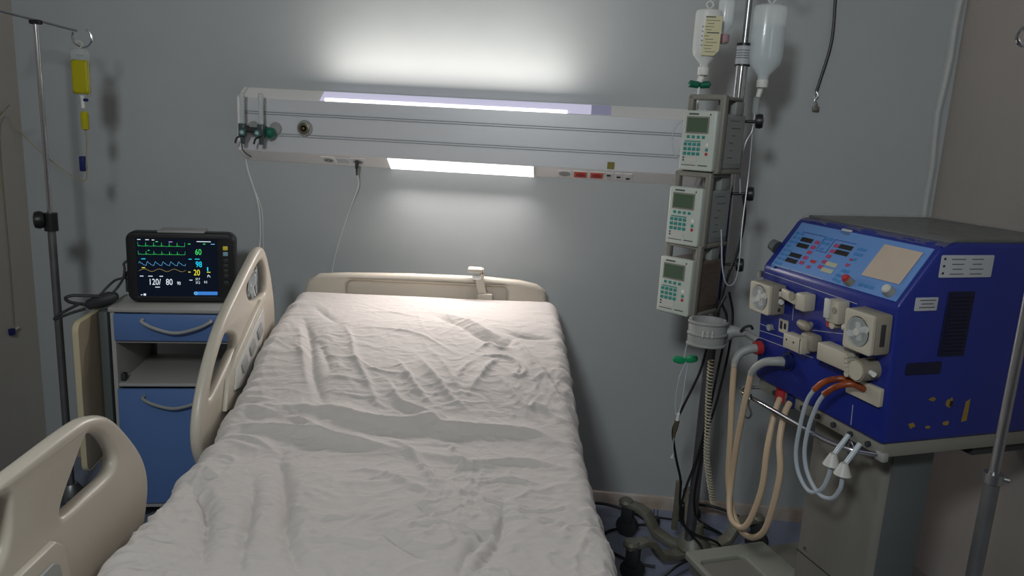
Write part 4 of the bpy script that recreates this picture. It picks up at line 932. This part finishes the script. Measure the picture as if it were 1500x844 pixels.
k1 = cylon(CM(.160, .342), (0, 0, 0), (0, 0, .022), .011, .010).build('knob', 'beige_d', con)
cylon(CM(.160, .342), (0, 0, .022), (0, 0, .029), .010, .007).build('knob_cap', 'red', k1); k1['label'] = 'knob with a red cap'
k2 = cylon(CM(.040, .345), (0, 0, 0), (0, 0, .020), .013, .011).build('knob', 'grey_plastic', con)
cylon(CM(.040, .345), (0, 0, .020), (0, 0, .024), .011, .008).build('knob_cap', 'ltgrey', k2)
# paper sheet on the console: a loose thing
pa = curve_plate('paper_sheet', [[(-.058, -.045), (.055, -.043), (.056, .045), (-.057, .046)]], .0012, .0002, 'paper', None, Matrix.Translation((0, 0, 0)), smooth=False)
pa.matrix_world = Matrix.Translation(mac.location) @ Matrix.Rotation(th, 4, 'Z') @ CM(.0875, .399, .0042)
tag(pa, 'blank tan square of paper lying on the right half of the blue console', 'paper')
# tape label on the console top edge
b = boxon(CM(.285, .446, .002), (0, 0, 0), (.036, .016, .001), 0); tp = b.build('tape_label', 'label', body)
# printed white lines on the front
def fline(a0, z0, a1, z1, r=.0008):
    p0, p1 = FM(a0, z0, .0004).translation, FM(a1, z1, .0004).translation
    MB().tube([p0, p1], r, n=5, smooth=False).build('printed_line', 'label', body)
fline(.47, .308, .12, .302); fline(.47, .2885, .39, .287); fline(.475, .160, .41, .160); fline(.39, .163, .36, .20); fline(.34, .205, .34, .27); fline(.26, .20, .155, .220); fline(.475, .140, .372, .148); fline(.474, .12, .25, .13); fline(.10, .06, .10, .01)
# left peristaltic pump head: box with round window
def pump_head(a0, a1, z0, z1, out, label=None):
    mw_ = FM((a0+a1)/2, (z0+z1)/2, 0); w_, h = abs(a0-a1), z1-z0
    p = boxon(mw_, (0, 0, out*.45), (w_, h, out*.9), .006).build('blood_pump', 'beige_d', mac)
    rim = curve_plate('front_cover', [rrect(-w_/2, -h/2, w_/2, h/2, .007), [(.40*w_*math.cos(t_)-.01*w_, .40*w_*math.sin(t_)) for t_ in np.linspace(0, 2*PI, 33)[:-1]]], .010, .002, 'beige', p, mw_ @ Matrix.Translation((0, 0, out)), smooth=False)
    cylon(mw_, (-.01*w_, 0, out*.9), (-.01*w_, 0, out*.9+.001), .41*w_, n=32).build('rotor_well', 'steel_d', p)
    b = MB()
    b.box((-.01*w_, 0, out+.001), (.62*w_, .16*w_, .008), .003, rot=Matrix.Rotation(.5, 3, 'Z'))
    b.box((-.01*w_, 0, out+.001), (.16*w_, .5*w_, .006), .003, rot=Matrix.Rotation(.2, 3, 'Z'))
    b.cyl((-.01*w_, 0, out-.004), (-.01*w_, 0, out+.008), .10*w_)
    for s in (-1, 1): b.cyl((-.01*w_+s*.28*w_, s*.12*w_, out-.004), (-.01*w_+s*.28*w_, s*.12*w_, out+.004), .09*w_)
    bmesh.ops.transform(b.bm, matrix=mw_, verts=b.bm.verts); b.build('rotor', 'ltgrey', p)
    cylon(mw_, (-.01*w_, 0, out+.0062), (-.01*w_, 0, out+.0072), .39*w_, n=32).build('window', 'clear', p)
    if label: p['label'] = label
    return p, mw_, w_
p1, m1, w1_ = pump_head(.458, .372, .212, .292, .048)
cylon(m1, (w1_*.56, -.002, .02), (w1_*.6, -.002, .02), .008).build('side_button', 'white', p1)
cylon(FM(.455, .300, .025), (0, 0, 0), (0, .016, 0), .008).build('knurled_screw', 'steel', p1)
for s in (-1, 1): boxon(m1, (w1_/2, s*.026, .020), (.003, .010, .008), .001).build('latch', 'dark', p1)
p2, m2, w2_ = pump_head(.094, .008, .213, .305, .050)
boxon(m2, (.006, .030, .051), (.075, .0012, .002), 0).build('cover_seam', 'beige_d', p2)
cylon(m2, (-w2_*.52, -.004, .045), (-w2_*.62, -.004, .045), .008).build('hinge_tab', 'beige', p2)
boxon(m2, (w2_/2+.0, -.0, .026), (.004, .05, .012), .001).build('side_slot', 'dark', p2)
# the black knob at the upper left back corner
MB().cyl(L(Wd, .02, .375), L(Wd+.018, .015, .382), .018, .015).build('side_knob', 'mgrey_d', mac)
# air detector clamp (A)
mwA = FM(.285, .272)
ca = boxon(mwA, (.010, .0, .018), (.036, .044, .036), .005).build('air_detector', 'beige', mac)
boxon(mwA, (-.036, .004, .030), (.060, .026, .012), .004, Matrix.Rotation(-.12, 3, 'Z')).build('detector_arm', 'beige', ca)
cylon(mwA, (-.018, .010, .036), (-.018, .010, .0395), .011).build('tube_ring', 'beige_d', ca)
boxon(mwA, (-.068, .003, .032), (.008, .014, .010), .002).build('arm_tip', 'ltgrey', ca)
# clamp B
mwB = FM(.160, .276)
cb = boxon(mwB, (0, .0, .018), (.042, .056, .034), .005).build('line_clamp', 'beige', mac)
boxon(mwB, (-.012, .006, .038), (.018, .048, .008), .003).build('clamp_jaw', 'ltgrey', cb)
cylon(mwB, (.010, .006, .034), (.010, .006, .038), .007).build('clamp_pivot', 'beige_d', cb)
cylon(mwB, (-.002, -.034, .010), (-.002, -.034, .030), .009).build('clamp_tab', 'beige', cb)
cylon(FM(.192, .268), (0, 0, 0), (0, 0, .014), .006).build('stud', 'bluec', mac)
cylon(FM(.192, .236), (0, 0, 0), (0, 0, .014), .008).build('stud', 'red', mac)
# oval knob
b = MB(); b.lathe([(.001, -.026), (.010, -.020), (.013, 0), (.010, .018), (.001, .024)], (0, 0, .020), (1, -.05, .1), n=16); b.cyl((0, 0, 0), (0, 0, .018), .008); bmesh.ops.transform(b.bm, matrix=FM(.268, .212), verts=b.bm.verts); b.build('oval_knob', 'beige_d', mac)
# socket plate
sk = plate('socket_plate', FM(.372, .180, .0015), .036, .036, .003, 'beige', body); 
for s, h_ in ((-.008, .022), (.008, .016)): plate('socket_slot', FM(.372-s, .182, .0034), .010, h_, .0008, 'vent', sk)
cylon(FM(.424, .163), (0, 0, 0), (0, 0, .010), .009).build('stud', 'grey_plastic', mac)
# holder box (two dots)
mwH = FM(.268, .168)
hb_ = boxon(mwH, (-.006, -.002, .034), (.074, .040, .030), .005).build('blood_leak_detector', 'beige', mac)
boxon(mwH, (.024, .008, .016), (.050, .044, .034), .010).build('detector_body', 'beige_d', hb_)
for s in (-1, 1): cylon(mwH, (s*.014-.014, .002, .0485), (s*.014-.014, .002, .0495), .003, n=10).build('screw_hole', 'dark', hb_)
boxon(mwH, (.024, .0, .049), (.0015, .036, .002), 0).build('seam', 'dark', hb_)
# heparin syringe holder
mwL = FM(.130, .177)
lp_ = boxon(mwL, (-.006, -.004, .026), (.104, .044, .036), .004).build('syringe_pump', 'beige', mac)
cylon(mwL, (.078, -.010, .0), (.078, -.010, .046), .026).build('syringe_drum', 'beige_d', lp_)
cylon(mwL, (.078, -.010, .046), (.078, -.010, .050), .022).build('drum_cover', 'beige', lp_)
cylon(mwL, (.050, .010, .040), (.050, .010, .054), .010).cyl if False else None
b = MB()
for k in range(5): b.cyl((.046+.002*k, .014-.010*k, .030), (.046+.002*k, .014-.010*k, .052), .007, n=10)
bmesh.ops.transform(b.bm, matrix=mwL, verts=b.bm.verts); b.build('latch_knuckle', 'beige', lp_)
cylon(mwL, (.104, -.008, .03), (.118, -.008, .034), .006).build('side_button', 'white', lp_)
# bicarb / concentrate plate with two amber elbows
cp = plate('connector_plate', FM(.064, .110, .006), .106, .044, .012, 'beige', mac, r=.004, bev=.002)
def elbow(a, z, pts, r=.0075):
    return MB().tube([FM(a, z, .012).translation]+[L(*p) for p in pts], r, n=12)
e1 = elbow(.090, .118, [(.100, -.046, .128), (.128, -.070, .112), (.150, -.078, .085)]).build('amber_elbow', 'amber', cp)
e2 = elbow(.058, .116, [(.068, -.046, .126), (.092, -.068, .112), (.116, -.078, .086)]).build('amber_elbow', 'amber', cp)
# white tubes from the amber elbows in a loop to two cone plugs
MB().tube([L(.148, -.078, .088), L(.172, -.076, .045), L(.190, -.070, -.03), L(.198, -.064, -.100), L(.180, -.061, -.150), L(.138, -.060, -.175), L(.098, -.061, -.150), L(.078, -.064, -.105), L(.072, -.067, -.070)], .0052, n=10).build('clear_hose', 'tube', mac)
MB().tube([L(.114, -.078, .088), L(.136, -.076, .050), L(.160, -.070, -.02), L(.166, -.066, -.085), L(.148, -.062, -.135), L(.105, -.060, -.165), L(.062, -.060, -.155), L(.038, -.063, -.118), L(.034, -.066, -.080)], .0052, n=10).build('clear_hose', 'tube', mac)
for a, z in ((.072, -.046), (.034, -.052)):
    pc = MB().cyl(L(a, -.066, z), L(a, -.067, z-.028), .008, .020, n=20).build('cone_plug', 'ltgrey', mac)
    MB().cyl(L(a, -.062, z), L(a, -.03, z+.045), .006).build('cone_stem', 'tube', pc)
# dialysate couplings and beige hoses
def coupling(a, z, pts, colm, out=.02):
    c = cylon(FM(a, z), (0, 0, 0), (0, 0, out), .021, .018).build('coupling', colm, mac)
    cylon(FM(a, z), (0, 0, 0), (0, 0, .005), .026).build('coupling_flange', 'bluec', c)
    MB().tube([FM(a, z, out-.004).translation]+[L(*p) for p in pts], lambda t_: .0135-.0045*t_, n=14).build('coupling_elbow', 'grey_plastic', c)
    return c
c1 = coupling(.462, .094, [(.468, -.042, .088), (.476, -.062, .074), (.477, -.074, .054), (.475, -.078, .034)], 'red')
c2 = coupling(.342, .092, [(.350, -.040, .090), (.370, -.060, .082), (.386, -.074, .062), (.396, -.078, .040)], 'bluec')
MB().tube([L(.475, -.078, .046), L(.474, -.074, -.04), L(.470, -.066, -.166), L(.464, -.060, -.298), L(.436, -.054, -.385), L(.386, -.051, -.425), L(.330, -.051, -.412), L(.283, -.053, -.350), L(.262, -.050, -.200), L(.285, -.046, -.110), L(.312, -.02, -.045), L(.330, .01, -.015)], .0085, n=12).build('dialysate_hose', 'hose', mac)
MB().tube([L(.394, -.078, .050), L(.412, -.074, -.047), L(.436, -.066, -.179), L(.448, -.060, -.292), L(.428, -.072, -.365), L(.392, -.078, -.398), L(.350, -.066, -.385), L(.325, -.052, -.270), L(.330, -.046, -.150), L(.352, -.02, -.06), L(.372, .01, -.015)], .0085, n=12).build('dialysate_hose', 'hose', mac)
MB().cyl(L(.374, .012, -.035), L(.374, .012, .0), .016).build('inlet_stub', 'red', mac)
MB().cyl(L(.330, .012, -.035), L(.330, .012, .0), .014).build('inlet_stub', 'bluec', mac)
# chrome rail
rl = MB().tube([L(.44, .06, -.032), L(.475, .03, -.032), L(.486, -.02, -.032), L(.462, -.056, -.032), L(.42, -.058, -.032), L(.30, -.057, -.032), L(.16, -.056, -.032), L(.105, -.053, -.032), L(.06, -.034, -.032), L(.03, .0, -.032), L(.008, .03, -.030)], .0062, n=12).build('front_rail', 'chrome', mac)
MB().tube([L(.41, -.058, -.024), L(.400, -.070, -.030), L(.400, -.070, -.050), L(.392, -.064, -.072), L(.400, -.066, -.088), L(.415, -.068, -.086), L(.418, -.068, -.076)], .0028, n=8).build('rail_hook', 'steel_d', rl)
MB().tube(ring(L(.055, -.034, -.03), .018, (.4, 1, 0), 0, 330), .002, n=6, smooth=False).build('rail_ring', 'chrome', rl)
MB().bb(L(.0, .008, -.044), L(.026, .026, -.022), .004).build('rail_bracket', 'grey_plastic', rl)
# dialyser holder: pivot arm and ring clamp
hd = MB().tube([L(.482, .01, .104), L(.50, -.0, .108), L(.545, .0, .112)], .010, n=12).build('dialyser_holder', 'grey_plastic', mac)
hb2 = L(.545, 0, .112)
def HL(dx, dy, dz): return hb2+Vector((dx, dy, dz))
imat = Matrix.Rotation(-th, 3, 'Z')
def HW(dx, dy, dz): return hb2+imat@Vector((dx, dy, dz))       # world directions from the arm's end
MB().tube([HW(0, 0, 0), HW(-.035, .01, .0), HW(-.055, .02, -.01)], lambda t_: .010+.016*t_, n=12).build('clamp_neck', 'grey_plastic', hd)
b = MB(); cpts = [(-.055, -.018), (-.085, -.032), (-.125, -.034), (-.16, -.018)]
for z0, z1 in ((.028, -.040),):
    for s0, s1, zz0, zz1 in ((185, 352, -.044, .030), (8, 172, -.040, .034)):
        A_ = [math.radians(x) for x in np.linspace(s0, s1, 15)]
        b.prism([(-.112+.055*math.cos(x), .046*math.sin(x)) for x in A_]+[(-.112+.045*math.cos(x), .036*math.sin(x)) for x in A_[::-1]], 'z', zz0, zz1, .002)
    for zz in (-.042, -.010, .024):
        A_ = [math.radians(x) for x in np.linspace(188, 350, 15)]
        b.prism([(-.112+.060*math.cos(x), .051*math.sin(x)) for x in A_]+[(-.112+.053*math.cos(x), .044*math.sin(x)) for x in A_[::-1]], 'z', zz, zz+.008, .002)
bmesh.ops.transform(b.bm, matrix=Matrix.Translation(hb2) @ imat.to_4x4(), verts=b.bm.verts); jw = b.build('ring_clamp', 'grey_plastic', hd)
for k in range(3):
    b = MB(); b.box((-.132+.013*k, -.051, .0), (.004, .004, .020), .001); bmesh.ops.transform(b.bm, matrix=Matrix.Translation(hb2) @ imat.to_4x4(), verts=b.bm.verts); b.build('clamp_tooth', 'ltgrey', hd)
b = MB(); b.tube([(-.02, -.014, .008), (-.012, -.022, .022), (.004, -.022, .028), (.012, -.018, .018)], .004, n=8); bmesh.ops.transform(b.bm, matrix=Matrix.Translation(hb2) @ imat.to_4x4(), verts=b.bm.verts); b.build('clamp_lever', 'dark', hd)
# right side: labels, vent, slot, peeled yellow stickers
sl = plate('side_label', SM(.152, .413, .001), .150, .050, .002, 'label', body, r=.003)
for k in range(3): plate('label_hole', SM(.086, .430-.016*k, .0024), .006, .005, .0006, 'dark', sl, r=.001)
for k in range(4):
    for j in range(2): plate('printed_line', SM(.125+.055*j, .429-.011*k, .0024), .040-.006*((k+j) % 3), .0018, .0005, 'ink', sl, r=.0005)
s2 = plate('side_label', SM(.056, .329, .001), .062, .030, .002, 'label', body)
for k in range(3): plate('printed_line', SM(.058, .338-.008*k, .0024), .044-.010*(k % 2), .0020, .0005, 'ink', s2, r=.0005)
vt = plate('vent_panel', SM(.152, .281, .0005), .076, .150, .003, 'vent', mac, r=.004)
for k in range(16): plate('vent_slat', SM(.152, .347-.0088*k, .003), .062, .0045, .003, 'mblue_d' if 'mblue_d' in M else 'vent', vt, r=.001)
plate('grip_recess', SM(.080, .180, .0005), .10, .028, .003, 'vent', mac, r=.004)
for (b_, z, w_, h) in ((.122, .104, .022, .010), (.175, .092, .022, .026), (.227, .070, .020, .056), (.074, .044, .022, .014), (.123, .036, .020, .009), (.175, .042, .020, .012)):
    rr = random.Random(int(b_*1000)); pl_ = [(w_*.5*math.cos(q_)*rr.uniform(.6, 1.1), h*.5*math.sin(q_)*rr.uniform(.6, 1.15)) for q_ in np.linspace(0, 2*PI, 13)[:-1]]
    if h > .05: pl_ = [(-w_*.3, -h*.5), (w_*.5, -h*.46), (w_*.45, h*.5), (w_*.1, h*.4), (-w_*.1, h*.42), (-w_*.2, 0)]
    s = curve_plate('sticker_remnant', [pl_], .001, 0, 'yellow', body, SM(b_, z, .0006), smooth=False)
plate('sticker_core', SM(.180, .090, .0016), .010, .014, .0008, 'black', body)
# column, base and tray
MB().prism([(.10, .33), (.10, .085), (.115, .07), (.235, .07), (.235, .33)], 'z', .215, Z0-.03, .004, 2).build('column', 'mgrey', mac)
cl_ = [c for c in mac.children if c.name.startswith('column')][0]
MB().bb((.112, .0695, .20), (.236, .067, Z0-.03), .001).build('column_shaded_side', 'mgrey_d', cl_)  # side away from the lamp: its shade is put into a darker colour
MB().bb((.0985, .07, .322), (.101, .332, .3245)).build('seam', 'dark', cl_)
for a_ in (.10, .30): MB().cyl((.0995, a_, .345), (.096, a_, .345), .004, n=10).build('screw', 'steel_d', cl_)
bs = MB().bb((-.075, -.10, .11), (.61, .592, .168), .010, 3).build('base', 'mgrey', mac)
tr = curve_plate('tray', [rrect(-.090, -.12, .20, .602, .012), rrect(-.072, -.10, .085, .545, .02)], .022, .004, 'traym', mac, basis((0, 0, .168), (1, 0, 0), (0, 1, 0)), smooth=False)
MB().bb((-.074, -.102, .160), (.09, .548, .166), .001).build('tray_floor', 'traym', tr)
for (x, y) in ((-.03, -.05), (-.03, .53), (.55, -.05), (.55, .53)):
    cf = MB().box((x, y, .095), (.045, .04, .05), .008).build('caster_fork', 'dark', bs)
    MB().cyl((x-.012, y, .05), (x+.012, y, .05), .05, n=26).build('caster_wheel', 'dark', cf)
MB().bb(L(.02, .30, -.06), L(.10, .52, -.034), .004).build('rear_bracket', 'dark', mac)
# plastic film over the top of the machine
def film():
    nx, ny = 46, 40; b = MB(); g = []
    for i in range(nx):
        r = []
        for j in range(ny):
            s = i/(nx-1); t_ = j/(ny-1)
            a_ = -.004+(Wd+.008)*s; bb_ = .076+.455*t_
            z = .472+.004*noise.noise((a_*16, bb_*16, 2))+.003*noise.noise((a_*40, bb_*40, 5))
            if t_ < .08: z -= (.08-t_)*.22
            r.append(b.bm.verts.new(L(a_, bb_, z)))
        g.append(r)
    for i in range(nx-1):
        for j in range(ny-1): b.bm.faces.new((g[i][j], g[i+1][j], g[i+1][j+1], g[i][j+1]))
    o = b.build('plastic_film', 'film', smooth=80); o.location = mac.location; o.rotation_euler = (0, 0, th)
    tag(o, 'crumpled clear plastic film covering the top of the blue machine', 'plastic film')
film()
